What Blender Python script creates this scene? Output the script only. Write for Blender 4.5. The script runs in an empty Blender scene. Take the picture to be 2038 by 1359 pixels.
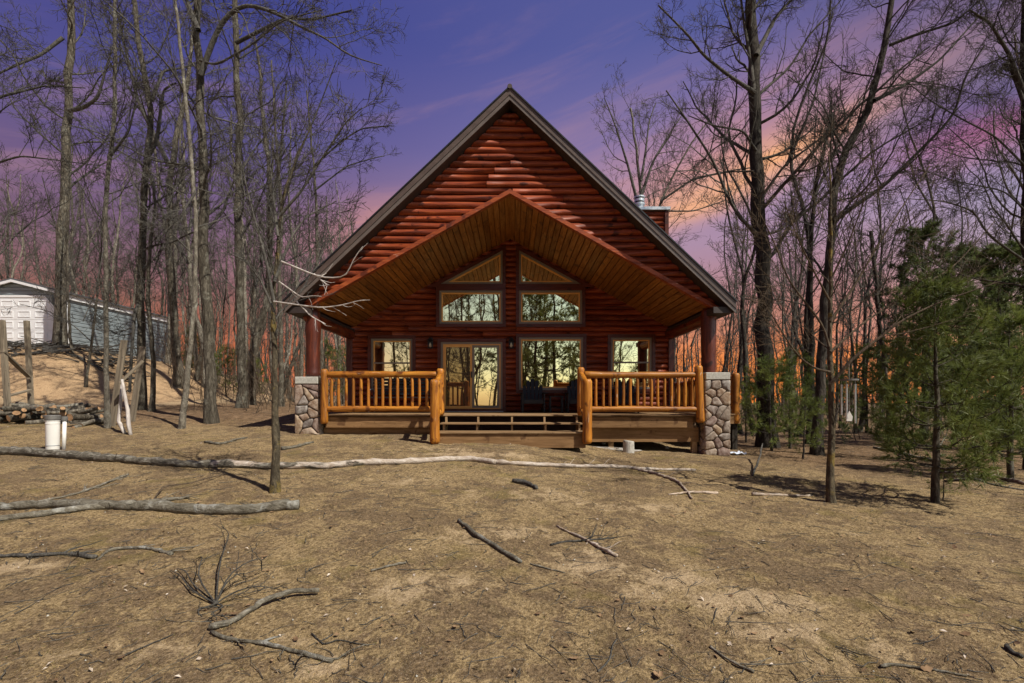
import bpy, math, random
import numpy as np
from mathutils import Vector, Matrix

# ---------------------------------------------------------------- camera, sky, sun, exposure
scene = bpy.context.scene
COL = scene.collection
F, CX, HY, EYE = 935.0, 1019.0, 800.0, 1.5          # focal length / principal column / horizon row (photo pixels), eye height
cam_d = bpy.data.cameras.new("camera"); cam = bpy.data.objects.new("camera", cam_d); COL.objects.link(cam)
cam.location = (0, 0, EYE); cam.rotation_euler = (math.radians(90), 0, 0)
cam_d.sensor_width = 36.0; cam_d.lens = F / 2038.0 * 36.0
cam_d.shift_y = (HY - 679.5) / 2038.0
cam_d.clip_start = 0.05; cam_d.clip_end = 3000
scene.camera = cam

SUN_TRAVEL = Vector((-1.3, 1.0, -2.0)).normalized()
TO_SUN = -SUN_TRAVEL
sun_d = bpy.data.lights.new("sun", 'SUN'); sun = bpy.data.objects.new("sun", sun_d); COL.objects.link(sun)
sun.rotation_euler = SUN_TRAVEL.to_track_quat('-Z', 'Y').to_euler()
sun_d.energy = 5.0; sun_d.angle = math.radians(0.53); sun_d.color = (1.0, 0.93, 0.82)

class NB:
    """small node builder"""
    def __init__(s, nt): s.nt = nt; s.n = nt.nodes; s.l = nt.links
    def new(s, t, **kw):
        n = s.n.new(t)
        for k, v in kw.items(): setattr(n, k, v)
        return n
    def put(s, sock, v):
        if hasattr(v, 'is_output'): s.l.new(v, sock)
        elif isinstance(v, (tuple, list)):
            sock.default_value = tuple(v) + (1.0,) if (len(v) == 3 and sock.type == 'RGBA') else tuple(v)
        else: sock.default_value = v
    def m(s, op, a, b=None, c=None, clamp=False):
        n = s.new('ShaderNodeMath', operation=op, use_clamp=clamp)
        for i, v in enumerate((a, b, c)):
            if v is not None: s.put(n.inputs[i], v)
        return n.outputs[0]
    def vm(s, op, a, b=None):
        n = s.new('ShaderNodeVectorMath', operation=op); s.put(n.inputs[0], a)
        if b is not None: s.put(n.inputs[1], b)
        return n.outputs['Value'] if op in ('DOT_PRODUCT', 'LENGTH') else n.outputs[0]
    def ramp(s, fac, stops, mode='LINEAR'):
        n = s.new('ShaderNodeValToRGB'); cr = n.color_ramp; cr.interpolation = mode
        while len(cr.elements) < len(stops): cr.elements.new(0.5)
        for e, (p, c) in zip(cr.elements, stops):
            e.position = p; e.color = tuple(c) + (1.0,)
        s.put(n.inputs[0], fac); return n.outputs[0]
    def mix(s, fac, a, b, blend='MIX'):
        n = s.new('ShaderNodeMix', data_type='RGBA', blend_type=blend, clamp_factor=True)
        s.put(n.inputs[0], fac); s.put(n.inputs[6], a); s.put(n.inputs[7], b); return n.outputs[2]
    def rng(s, v, a, b, lo=0.0, hi=1.0, smooth=True):
        n = s.new('ShaderNodeMapRange', interpolation_type='SMOOTHSTEP' if smooth else 'LINEAR')
        for i, q in enumerate((v, a, b, lo, hi)): s.put(n.inputs[i], q)
        return n.outputs[0]
    def noise(s, vec, scale, detail=4.0, rough=0.55, dist=0.0):
        n = s.new('ShaderNodeTexNoise'); s.put(n.inputs['Vector'], vec)
        n.inputs['Scale'].default_value = scale; n.inputs['Detail'].default_value = detail
        n.inputs['Roughness'].default_value = rough; n.inputs['Distortion'].default_value = dist
        return n.outputs['Fac']
    def xyz(s, x, y, z):
        n = s.new('ShaderNodeCombineXYZ')
        for i, v in enumerate((x, y, z)): s.put(n.inputs[i], v)
        return n.outputs[0]

world = bpy.data.worlds.new("World"); scene.world = world; world.use_nodes = True
def build_world():
    nt = world.node_tree; nt.nodes.clear(); b = NB(nt)
    d = b.new('ShaderNodeTexCoord').outputs['Generated']
    sep = b.new('ShaderNodeSeparateXYZ'); b.l.new(d, sep.inputs[0]); x, y, z = sep.outputs
    right = b.ramp(z, [(0, (.86, .24, .04)), (.08, (.80, .24, .06)), (.15, (.56, .23, .15)), (.22, (.42, .22, .24)), (.30, (.35, .235, .345)),
                       (.38, (.28, .21, .365)), (.47, (.175, .148, .335)), (.60, (.085, .096, .285)), (1, (.05, .058, .22))])
    left = b.ramp(z, [(0, (.64, .15, .04)), (.10, (.50, .14, .06)), (.17, (.28, .12, .095)), (.24, (.19, .105, .145)),
                      (.33, (.16, .10, .20)), (.45, (.085, .078, .235)), (.58, (.045, .052, .23)), (1, (.03, .035, .2))])
    col = b.mix(b.rng(x, -.55, .22), left, right)
    az = b.m('ARCTAN2', x, y); el = b.m('ARCSINE', z)
    # thin streaked clouds all round the sky
    sv = b.xyz(b.m('MULTIPLY', az, 2.2), b.m('SUBTRACT', b.m('MULTIPLY', el, 16.0), b.m('MULTIPLY', az, 3.4)), 0.0)
    st = b.noise(sv, 1.0, 6, .6, .4)
    col = b.mix(b.m('MULTIPLY', b.rng(st, .48, .75), b.rng(el, .95, .25, 0, .40)), col, (.46, .25, .27))
    def blob(a0, e0, slope, wa, we):
        p = b.m('DIVIDE', b.m('SUBTRACT', az, a0), wa)
        q = b.m('DIVIDE', b.m('SUBTRACT', el, b.m('MULTIPLY_ADD', b.m('SUBTRACT', az, a0), slope, e0)), we)
        r2 = b.m('ADD', b.m('MULTIPLY', p, p), b.m('MULTIPLY', q, q))
        return b.m('EXPONENT', b.m('MULTIPLY', r2, -1.0))
    nz = b.rng(st, .25, .7, .45, 1.15)
    col = b.mix(b.m('MULTIPLY', b.m('MULTIPLY', blob(.46, .46, .24, .38, .09), nz), .62), col, (.60, .28, .24))
    col = b.mix(b.m('MULTIPLY', b.m('MULTIPLY', blob(.44, .40, .25, .26, .034), nz), .95), col, (.95, .45, .17))
    col = b.mix(b.m('MULTIPLY', b.m('MULTIPLY', blob(-.22, .33, .15, .22, .075), nz), .6), col, (.66, .28, .20))
    st2 = b.noise(b.xyz(b.m('MULTIPLY', az, 7.0), b.m('MULTIPLY', el, 26.0), 3.0), 1.0, 5, .6, .6)
    mag = b.m('MULTIPLY', blob(.82, .40, -.05, .13, .055), b.rng(st2, .20, .42))
    col = b.mix(b.m('MULTIPLY', mag, 1.0), col, b.mix(b.rng(el, .37, .43), (.46, .055, .13), (.14, .05, .17)))
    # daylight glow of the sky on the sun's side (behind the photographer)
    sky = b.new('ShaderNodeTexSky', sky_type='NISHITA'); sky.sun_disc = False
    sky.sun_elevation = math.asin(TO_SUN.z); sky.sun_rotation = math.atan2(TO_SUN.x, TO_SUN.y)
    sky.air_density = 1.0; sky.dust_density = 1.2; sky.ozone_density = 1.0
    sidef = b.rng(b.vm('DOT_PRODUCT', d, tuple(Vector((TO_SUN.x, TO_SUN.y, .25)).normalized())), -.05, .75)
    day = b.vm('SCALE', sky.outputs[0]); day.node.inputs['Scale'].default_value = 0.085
    day = b.mix(1.0, day, b.xyz(*(b.rng(el, .14, .60, 1.9, .18),) * 3), 'MULTIPLY')  # added shaping: low band lifted for window reflections, upper sky dimmed to cut fill
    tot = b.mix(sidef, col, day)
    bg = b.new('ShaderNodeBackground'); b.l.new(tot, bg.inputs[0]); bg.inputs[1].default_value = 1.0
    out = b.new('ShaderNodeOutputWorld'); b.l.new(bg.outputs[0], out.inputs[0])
build_world()
vs = scene.view_settings
vs.view_transform = 'Standard'; vs.look = 'None'; vs.exposure = 0.2; vs.gamma = 1.0; vs.use_curve_mapping = False
scene.cycles.max_bounces = 6; scene.cycles.diffuse_bounces = 3; scene.cycles.glossy_bounces = 3
scene.cycles.transparent_max_bounces = 8; scene.cycles.sample_clamp_indirect = 6.0
scene.cycles.use_denoising = True

RNG = np.random.default_rng(7); random.seed(7)

# ---------------------------------------------------------------- helpers: objects, labels, meshes
def tag(o, label=None, cat=None, group=None, kind=None):
    if label: o["label"] = label
    if cat: o["category"] = cat
    if group: o["group"] = group
    if kind: o["kind"] = kind
    return o
def thing(name, loc, label, cat, group=None):
    o = bpy.data.objects.new(name, None); COL.objects.link(o); o.location = loc; o.empty_display_size = .2
    return tag(o, label, cat, group)
def put(name, me, mat, parent=None, loc=None, rot=None, scale=None, local=False):
    """link a mesh object; unless local, its vertices are world coordinates"""
    o = bpy.data.objects.new(name, me); COL.objects.link(o)
    if mat is not None and not me.materials: me.materials.append(mat)
    if parent is not None:
        o.parent = parent
        if not local and parent.type == 'EMPTY':
            o.matrix_parent_inverse = Matrix.Translation(-Vector(parent.location))
    if loc is not None: o.location = loc
    if rot is not None: o.rotation_euler = rot
    if scale is not None: o.scale = scale
    return o
def mesh_np(name, verts, faces, smooth=True):
    """verts (N,3); faces: list of integer arrays, each (M,k)"""
    me = bpy.data.meshes.new(name)
    verts = np.ascontiguousarray(verts, dtype=np.float32); me.vertices.add(len(verts)); me.vertices.foreach_set('co', verts.ravel())
    if not isinstance(faces, list): faces = [faces]
    faces = [np.asarray(f, dtype=np.int32) for f in faces if len(f)]
    li = np.concatenate([f.ravel() for f in faces]); tot = np.concatenate([np.full(len(f), f.shape[1], np.int32) for f in faces])
    st = np.concatenate([[0], np.cumsum(tot)[:-1]]).astype(np.int32)
    me.loops.add(len(li)); me.loops.foreach_set('vertex_index', li)
    me.polygons.add(len(tot)); me.polygons.foreach_set('loop_start', st); me.polygons.foreach_set('loop_total', tot)
    me.update(calc_edges=True)
    if smooth: me.polygons.foreach_set('use_smooth', np.ones(len(tot), bool))
    return me
class MB:
    """collects simple solids"""
    def __init__(s): s.v = []; s.f = []
    def add(s, vs, fs):
        o = len(s.v); s.v += [tuple(v) for v in vs]; s.f += [tuple(i + o for i in f) for f in fs]; return s
    def box(s, x0, x1, y0, y1, z0, z1):
        return s.add([(x0, y0, z0), (x1, y0, z0), (x1, y1, z0), (x0, y1, z0), (x0, y0, z1), (x1, y0, z1), (x1, y1, z1), (x0, y1, z1)],
                     [(0, 3, 2, 1), (4, 5, 6, 7), (0, 1, 5, 4), (1, 2, 6, 5), (2, 3, 7, 6), (3, 0, 4, 7)])
    def bevbox(s, x0, x1, y0, y1, z0, z1, c=.008):
        """box whose edges on all sides are chamfered"""
        P = []
        for z, i in ((z0, c), (z0 + c, 0), (z1 - c, 0), (z1, c)):
            P += [(x0 + i, y0 + c, z), (x0 + c, y0 + i, z), (x1 - c, y0 + i, z), (x1 - i, y0 + c, z),
                  (x1 - i, y1 - c, z), (x1 - c, y1 - i, z), (x0 + c, y1 - i, z), (x0 + i, y1 - c, z)]
        fs = [tuple(range(7, -1, -1)), tuple(range(24, 32))]
        for r in range(3):
            for k in range(8): fs.append((r * 8 + k, r * 8 + (k + 1) % 8, r * 8 + 8 + (k + 1) % 8, r * 8 + 8 + k))
        return s.add(P, fs)
    def prism(s, pts, y0, y1):
        """polygon in x,z extruded along y"""
        n = len(pts); vs = [(p[0], y0, p[1]) for p in pts] + [(p[0], y1, p[1]) for p in pts]
        return s.add(vs, [tuple(range(n)), tuple(range(2 * n - 1, n - 1, -1))] + [(i, i + n, (i + 1) % n + n, (i + 1) % n) for i in range(n)])
    def ring(s, pts, w, y0, y1):
        """frame of width w inside a convex polygon (x,z), from y0 (front) to y1"""
        n = len(pts); inner = inset(pts, w)
        V = [(p[0], y0, p[1]) for p in pts] + [(p[0], y0, p[1]) for p in inner] + [(p[0], y1, p[1]) for p in pts] + [(p[0], y1, p[1]) for p in inner]
        fs = []
        for i in range(n):
            j = (i + 1) % n
            fs += [(i, j, n + j, n + i), (2 * n + i, 3 * n + i, 3 * n + j, 2 * n + j), (i, 2 * n + i, 2 * n + j, j), (n + i, n + j, 3 * n + j, 3 * n + i)]
        return s.add(V, fs)
    def tube(s, pts, rad, sides=8, cap=True):
        v, f = tubes([(np.array([pts], float), np.array([rad], float), sides)]); o = len(s.v)
        s.v += [tuple(q) for q in v]; s.f += [tuple(int(i) + o for i in q) for q in f]
        if cap:
            n = len(pts); s.f.append(tuple(range(o + sides - 1, o - 1, -1))); s.f.append(tuple(range(o + (n - 1) * sides, o + n * sides)))
        return s
    def mesh(s, name, smooth=False):
        me = bpy.data.meshes.new(name); me.from_pydata(s.v, [], s.f); me.update()
        if smooth: me.polygons.foreach_set('use_smooth', np.ones(len(me.polygons), bool))
        return me
    def build(s, name, mat, parent=None, smooth=False, **kw): return put(name, s.mesh(name, smooth), mat, parent, **kw)
def inset(pts, w):
    n = len(pts); area = sum(pts[i][0] * pts[(i + 1) % n][1] - pts[(i + 1) % n][0] * pts[i][1] for i in range(n)); sg = 1 if area > 0 else -1
    L = []
    for i in range(n):
        (ax, az), (bx, bz) = pts[i], pts[(i + 1) % n]; l = math.hypot(bx - ax, bz - az); nx, nz = -(bz - az) / l * sg, (bx - ax) / l * sg
        L.append((nx, nz, nx * ax + nz * az + w))
    out = []
    for i in range(n):
        a, b = L[i - 1], L[i]; det = a[0] * b[1] - a[1] * b[0]
        out.append(((a[2] * b[1] - b[2] * a[1]) / det, (a[0] * b[2] - b[0] * a[2]) / det))
    return out
def norm(a): return a / np.maximum(np.linalg.norm(a, axis=-1, keepdims=True), 1e-9)
def tubes(groups):
    """groups of (points (B,n,3), radii (B,n), sides) -> vertices, quads"""
    VS, FS, off = [], [], 0
    for P, R, k in groups:
        B, n, _ = P.shape
        if B == 0: continue
        T = norm(np.gradient(P, axis=1)); mean = norm(T.mean(axis=1))
        ref = np.where(np.abs(mean[:, 2:3]) > .8, np.array([[1., 0, 0]]), np.array([[0, 0, 1.]]))[:, None, :]
        N1 = norm(np.cross(T, np.broadcast_to(ref, T.shape))); N2 = np.cross(T, N1)
        a = np.arange(k) * 2 * np.pi / k
        ring = P[:, :, None, :] + R[:, :, None, None] * (np.cos(a)[None, None, :, None] * N1[:, :, None, :] + np.sin(a)[None, None, :, None] * N2[:, :, None, :])
        VS.append(ring.reshape(-1, 3))
        base = off + (np.arange(B) * n * k)[:, None, None] + (np.arange(n - 1) * k)[None, :, None]
        i = np.arange(k)[None, None, :]; j = (i + 1) % k
        FS.append(np.stack([base + i, base + j, base + k + j, base + k + i], -1).reshape(-1, 4)); off += B * n * k
    return np.concatenate(VS), np.concatenate(FS)

# ---------------------------------------------------------------- materials
def mat_base(name):
    m = bpy.data.materials.new(name); m.use_nodes = True; b = NB(m.node_tree); bs = m.node_tree.nodes['Principled BSDF']
    return m, b, bs
def obj_vec(b, scale, rnd=True):
    tc = b.new('ShaderNodeTexCoord').outputs['Object']; oi = b.new('ShaderNodeObjectInfo').outputs['Random']
    v = tc
    if rnd: v = b.vm('ADD', tc, b.xyz(b.m('MULTIPLY', oi, 91.0), b.m('MULTIPLY', oi, 57.0), b.m('MULTIPLY', oi, 33.0)))
    return b.vm('MULTIPLY', v, scale), oi
def bump(b, bs, h, strength, dist):
    n = b.new('ShaderNodeBump'); n.inputs['Strength'].default_value = strength; n.inputs['Distance'].default_value = dist
    b.put(n.inputs['Height'], h); b.l.new(n.outputs[0], bs.inputs['Normal'])
def wood(name, dark, mid, light, axis='x', rough=.5, vary=.35, fleck=None, scale=5.0, bd=.006, spec=.4):
    m, b, bs = mat_base(name)
    sc = {'x': (.22, 2.2, 2.2), 'y': (2.2, .22, 2.2), 'z': (2.2, 2.2, .22)}[axis]
    v, oi = obj_vec(b, sc); n1 = b.noise(v, scale, 6, .62, 1.2)
    c = b.ramp(n1, [(.28, dark), (.5, mid), (.72, light)])
    v2, _ = obj_vec(b, (1, 1, 1)); kn = b.noise(v2, 3.2, 2, .5, .3)
    c = b.mix(b.rng(kn, .62, .70), c, dark); kn2 = b.noise(v2, 11.0, 3, .6, .5); c = b.mix(b.m('MULTIPLY', b.rng(kn2, .64, .70), .8), c, dark)
    if fleck:
        fn = b.noise(v, scale * 2.2, 5, .7, .6); fn2 = b.noise(v2, 2.0, 2)
        c = b.mix(b.m('MULTIPLY', b.rng(fn, .60, .68), b.rng(fn2, .5, .62)), c, fleck)
    c = b.mix(1.0, c, b.xyz(*(b.m('MULTIPLY_ADD', oi, vary, 1 - vary * .5),) * 3), 'MULTIPLY')
    b.l.new(c, bs.inputs['Base Color'])
    b.put(bs.inputs['Roughness'], b.rng(n1, .3, .7, rough + .12, rough - .08)); bs.inputs['Specular IOR Level'].default_value = spec
    bump(b, bs, n1, .5, bd); return m
def plain(name, col, rough=.6, metal=0.0, vary=.12, nscale=14.0, spec=.5, bd=0.0):
    m, b, bs = mat_base(name); v, oi = obj_vec(b, (1, 1, 1)); n = b.noise(v, nscale, 5, .6)
    c = b.mix(1.0, col, b.xyz(*(b.rng(n, .25, .75, 1 - vary, 1 + vary),) * 3), 'MULTIPLY'); b.l.new(c, bs.inputs['Base Color'])
    b.put(bs.inputs['Roughness'], b.rng(n, .2, .8, rough - .06, rough + .1)); bs.inputs['Metallic'].default_value = metal
    bs.inputs['Specular IOR Level'].default_value = spec
    if bd: bump(b, bs, n, .5, bd)
    return m
def bark(name, dark, mid, light, lichen, sc=(9, 9, 2.2), amt=.5):
    m, b, bs = mat_base(name)
    g = b.new('ShaderNodeNewGeometry').outputs['Position']; oi = b.new('ShaderNodeObjectInfo').outputs['Random']
    n1 = b.noise(b.vm('MULTIPLY', g, sc), 2.0, 6, .7, .8); c = b.ramp(n1, [(.3, dark), (.5, mid), (.68, light)])
    n2 = b.noise(g, 3.0, 5, .7, .5)
    c = b.mix(b.m('MULTIPLY', b.rng(n2, .53, .66), amt), c, lichen)
    c = b.mix(1.0, c, b.xyz(*(b.m('MULTIPLY_ADD', oi, .5, .75),) * 3), 'MULTIPLY')
    b.l.new(c, bs.inputs['Base Color']); bs.inputs['Roughness'].default_value = .9; bs.inputs['Specular IOR Level'].default_value = .15
    bump(b, bs, n1, 1.0, .05); return m
M = {}
M['siding'] = wood('stained_log', (.05, .008, .004), (.20, .036, .012), (.38, .086, .024), 'x', .50, .42, bd=.02, spec=.28)
M['siding_y'] = wood('stained_log_side', (.045, .009, .005), (.17, .034, .012), (.31, .075, .022), 'y', .33, .5, bd=.012)
M['stain_post'] = wood('stained_post', (.03, .007, .004), (.085, .018, .009), (.16, .036, .014), 'z', .4, .2, bd=.012)
M['trim'] = wood('dark_red_trim', (.045, .009, .006), (.085, .017, .009), (.13, .027, .013), 'x', .4, .3, bd=.003)
M['trim_front'] = wood('red_trim', (.10, .020, .008), (.26, .052, .015), (.40, .10, .028), 'x', .45, .2, (.6, .42, .35), bd=.02, spec=.3)
HON = ((.12, .034, .005), (.36, .13, .013), (.54, .235, .032))
M['honey_x'] = wood('honey_log_x', *HON, 'x', .46, .35, (.74, .62, .46), bd=.016)
M['honey_y'] = wood('honey_log_y', *HON, 'y', .36, .35, (.80, .70, .55), bd=.01)
M['honey_z'] = wood('honey_log_z', *HON, 'z', .46, .5, (.74, .62, .46), bd=.016)
M['ceil'] = wood('ceiling_plank', (.12, .042, .007), (.26, .10, .018), (.37, .155, .032), 'y', .45, .5, bd=.002)
M['deckw'] = wood('weathered_deck', (.13, .075, .038), (.24, .15, .075), (.36, .24, .13), 'x', .75, .3, bd=.004, spec=.2)
M['deckz'] = wood('weathered_upright', (.22, .14, .07), (.36, .24, .13), (.46, .33, .20), 'z', .75, .3, bd=.004, spec=.2)
M['skirt'] = wood('treated_board', (.12, .062, .028), (.22, .125, .055), (.32, .19, .09), 'x', .7, .2, bd=.004, spec=.2)
M['oldwood'] = wood('grey_board', (.10, .085, .065), (.20, .165, .12), (.31, .26, .19), 'z', .85, .3, bd=.006, spec=.1)
M['driftwood'] = wood('bleached_wood', (.22, .19, .17), (.42, .38, .35), (.60, .56, .52), 'z', .85, .2, bd=.008, spec=.1)
M['roof'] = plain('brown_roofing', (.050, .034, .028), .65, 0, .25, 30)
M['fascia'] = plain('brown_fascia', (.085, .058, .046), .42, 0, .12, 6)
M['fascia2'] = plain('taupe_fascia', (.12, .095, .08), .38, 0, .1, 6)
M['soffit'] = plain('dark_soffit', (.035, .024, .020), .6, 0, .15, 6)
M['backing'] = plain('dark_wall_backing', (.03, .010, .006), .8)
M['taupe'] = plain('taupe_window_frame', (.22, .18, .14), .45, 0, .06, 5)
M['amber'] = plain('pale_sash_wood', (.80, .40, .10), .45, 0, .08, 6)
M['metal'] = plain('galvanised_metal', (.62, .66, .68), .34, .8, .15, 8)
M['black'] = plain('black_metal', (.012, .012, .013), .4)
M['chair'] = plain('black_resin', (.010, .011, .014), .5, 0, .1, 8)
M['steel'] = plain('grey_steel', (.34, .36, .40), .4, .6, .1, 8)
M['mortar'] = plain('mortar', (.10, .085, .07), .95, 0, .2, 30, .1, .01)
M['capstone'] = plain('cap_stone', (.44, .43, .38), .85, 0, .18, 25, .2, .005)
M['concrete'] = plain('concrete', (.42, .40, .36), .9, 0, .22, 20, .2, .005)
M['white'] = plain('white_plastic', (.78, .77, .73), .4, 0, .06, 4)
M['greycap'] = plain('grey_plastic', (.14, .135, .125), .55, 0, .2, 12)
M['wire'] = plain('pale_wire', (.55, .52, .48), .5)
M['gsiding'] = plain('blue_grey_steel_siding', (.23, .275, .295), .42, .0, .07, 3)
M['gwhite'] = plain('white_trim', (.78, .79, .80), .45, 0, .05, 3)
M['groof'] = plain('dark_grey_roof', (.09, .095, .10), .5, 0, .1, 5)
M['orange'] = plain('orange_base_board', (.55, .24, .05), .6)
M['bulb'] = plain('lamp_glass', (.75, .68, .5), .15)
M['endgrain'] = plain('split_wood', (.36, .22, .12), .85, 0, .35, 18, .1)
M['bark'] = bark('grey_bark', (.022, .018, .014), (.085, .073, .055), (.21, .185, .145), (.27, .265, .215))
M['bark_dark'] = bark('dark_bark', (.014, .012, .010), (.045, .038, .031), (.105, .09, .073), (.12, .115, .09), amt=.3)
M['bark_pale'] = bark('pale_bark', (.055, .048, .038), (.15, .132, .105), (.28, .255, .205), (.36, .36, .30), sc=(7, 7, 3))
M['bark_yellow'] = bark('lichen_bark', (.035, .028, .02), (.10, .082, .055), (.19, .155, .10), (.30, .22, .06), sc=(10, 10, 4), amt=.8)
M['twig'] = bark('twig_bark', (.048, .045, .041), (.092, .086, .076), (.155, .146, .128), (.2, .19, .15), amt=.3)
M['twig_dark'] = bark('dark_twig_bark', (.032, .030, .026), (.068, .062, .053), (.12, .11, .093), (.14, .13, .10), amt=.3)
M['twig_warm'] = bark('warm_twig_bark', (.06, .045, .032), (.12, .088, .06), (.20, .15, .10), (.2, .16, .11), amt=.3)
M['log_pale'] = bark('peeling_log', (.20, .13, .085), (.50, .40, .31), (.66, .58, .50), (.22, .18, .14), sc=(3.5, 6, 6), amt=.75)
M['log_grey'] = bark('lichened_log', (.07, .06, .045), (.19, .17, .13), (.30, .28, .23), (.46, .46, .42), sc=(5, 9, 9), amt=.7)
def stone_mat():
    m, b, bs = mat_base('field_stone'); v, oi = obj_vec(b, (1, 1, 1)); n = b.noise(v, 9, 6, .65, .4)
    c = b.ramp(oi, [(0, (.17, .12, .10)), (.15, (.42, .30, .19)), (.3, (.34, .32, .29)), (.45, (.26, .17, .14)), (.6, (.52, .39, .25)), (.75, (.22, .20, .19)), (.9, (.48, .45, .40)), (1, (.36, .22, .14))])
    c = b.mix(b.rng(n, .35, .7), b.mix(1.0, c, (.55, .5, .48), 'MULTIPLY'), b.mix(.35, c, (.50, .46, .41)))
    b.l.new(c, bs.inputs['Base Color']); bs.inputs['Roughness'].default_value = .88; bs.inputs['Specular IOR Level'].default_value = .2
    bump(b, bs, n, .7, .02); return m
M['stone'] = stone_mat()
def glass(name, refl, tint, inner):
    m, b, bs = mat_base(name)
    bs.inputs['Base Color'].default_value = inner + (1,); bs.inputs['Roughness'].default_value = .4
    v, oi = obj_vec(b, (1, 1, 1)); n = b.noise(v, 1.3, 1, .4)
    g = b.new('ShaderNodeBsdfGlossy'); g.inputs['Roughness'].default_value = .012; g.inputs['Color'].default_value = tint + (1,)
    bp = b.new('ShaderNodeBump'); bp.inputs['Strength'].default_value = .06; bp.inputs['Distance'].default_value = .02
    b.l.new(n, bp.inputs['Height']); b.l.new(bp.outputs[0], g.inputs['Normal'])
    lw = b.new('ShaderNodeLayerWeight'); lw.inputs[0].default_value = .35
    mx = b.new('ShaderNodeMixShader'); b.put(mx.inputs[0], b.m('MULTIPLY_ADD', lw.outputs['Fresnel'], 1 - refl, refl, clamp=True))
    b.l.new(bs.outputs[0], mx.inputs[1]); b.l.new(g.outputs[0], mx.inputs[2])
    b.l.new(mx.outputs[0], m.node_tree.nodes['Material Output'].inputs['Surface']); return m
M['glass'] = glass('coated_window_glass', .94, (1.0, .86, .46), (.05, .028, .010))
M['screen'] = glass('screened_glass', .26, (1.0, .66, .24), (.06, .034, .008))
def needles_mat(name, a, c):
    m, b, bs = mat_base(name); g = b.new('ShaderNodeNewGeometry').outputs['Position']; oi = b.new('ShaderNodeObjectInfo').outputs['Random']
    col = b.mix(b.rng(b.noise(g, 2.3, 4, .6), .35, .65), a, c)
    col = b.mix(1.0, col, b.xyz(*(b.m('MULTIPLY_ADD', oi, .4, .8),) * 3), 'MULTIPLY')
    b.l.new(col, bs.inputs['Base Color']); bs.inputs['Roughness'].default_value = .5; bs.inputs['Specular IOR Level'].default_value = .3
    tr = b.new('ShaderNodeBsdfTranslucent'); b.l.new(col, tr.inputs[0]); mx = b.new('ShaderNodeMixShader'); mx.inputs[0].default_value = .35
    b.l.new(bs.outputs[0], mx.inputs[1]); b.l.new(tr.outputs[0], mx.inputs[2]); b.l.new(mx.outputs[0], m.node_tree.nodes['Material Output'].inputs['Surface'])
    return m
M['needle'] = needles_mat('young_pine_needles', (.085, .115, .026), (.21, .25, .062))
M['needle_dark'] = needles_mat('dark_pine_needles', (.065, .092, .032), (.17, .205, .066))
def leaf_mat(name, a, c):
    m, b, bs = mat_base(name); g = b.new('ShaderNodeNewGeometry').outputs['Position']
    b.l.new(b.mix(b.rng(b.noise(g, 9.0, 2, .6), .35, .65), a, c), bs.inputs['Base Color']); bs.inputs['Roughness'].default_value = .85
    bs.inputs['Specular IOR Level'].default_value = .15; return m
M['leaf_brown'] = leaf_mat('dead_leaf_brown', (.13, .078, .042), (.30, .195, .11))
M['leaf_pale'] = leaf_mat('dead_leaf_pale', (.34, .27, .20), (.60, .52, .44))
M['grass_dry'] = leaf_mat('dry_grass', (.17, .115, .052), (.42, .30, .145))
M['grass_green'] = leaf_mat('green_grass', (.07, .075, .02), (.17, .16, .05))

# ---------------------------------------------------------------- terrain
def sstep(a, b, v): t = np.clip((v - a) / (b - a), 0, 1); return t * t * (3 - 2 * t)
def ground(x, y):
    x = np.asarray(x, float); y = np.asarray(y, float)
    L = 17 - 6 * sstep(-6, 3, x)
    ye = L - np.logaddexp(0, (L - y) * 1.2) / 1.2
    ye = -3 + np.logaddexp(0, (ye + 3) * 1.0) / 1.0
    z = 0.0813 * (ye - 2.5)
    t = np.where(x < 0, -0.017 * np.maximum(x, -40), -0.45 * np.tanh(np.maximum(x, 0) * 0.088 / 0.45 * 1.25))
    z = z + t * np.clip(y / 11.0, 0, 1)
    hill = sstep(-12.0, -19.8, x + .32 * np.maximum(0, y - 21.5)) * sstep(15.8, 21.6, y + 0.25 * np.sin(x * .9)) * 2.5
    z = z + hill
    m = .022 * np.sin(x * 1.3 + 1.7 * np.sin(y * .6)) * np.sin(y * 1.1 + .8 * np.sin(x * .7)) + .010 * np.sin(x * 4.1 + y * 2.3) * np.sin(y * 3.7 - x * 1.9)
    return z + m * np.clip(np.hypot(x, y) / 4, .3, 1.0)
def gz(x, y): return float(ground(x, y))
def P(px, py, Y): return Vector(((px - CX) / F * Y, Y, EYE - (py - HY) / F * Y))
_ys = np.concatenate([np.arange(1.6, 12, .02), np.arange(12, 40, .06)])
def G(px, py):
    """the point of the ground that shows at a photo pixel"""
    xs = (px - CX) / F * _ys; d = EYE - (py - HY) / F * _ys - ground(xs, _ys); i = int(np.argmax(d < 0)) if (d < 0).any() else len(_ys) - 1
    return Vector((xs[i], _ys[i], gz(xs[i], _ys[i])))
def at_ground(px, Y): x = (px - CX) / F * Y; return Vector((x, Y, gz(x, Y)))

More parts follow.
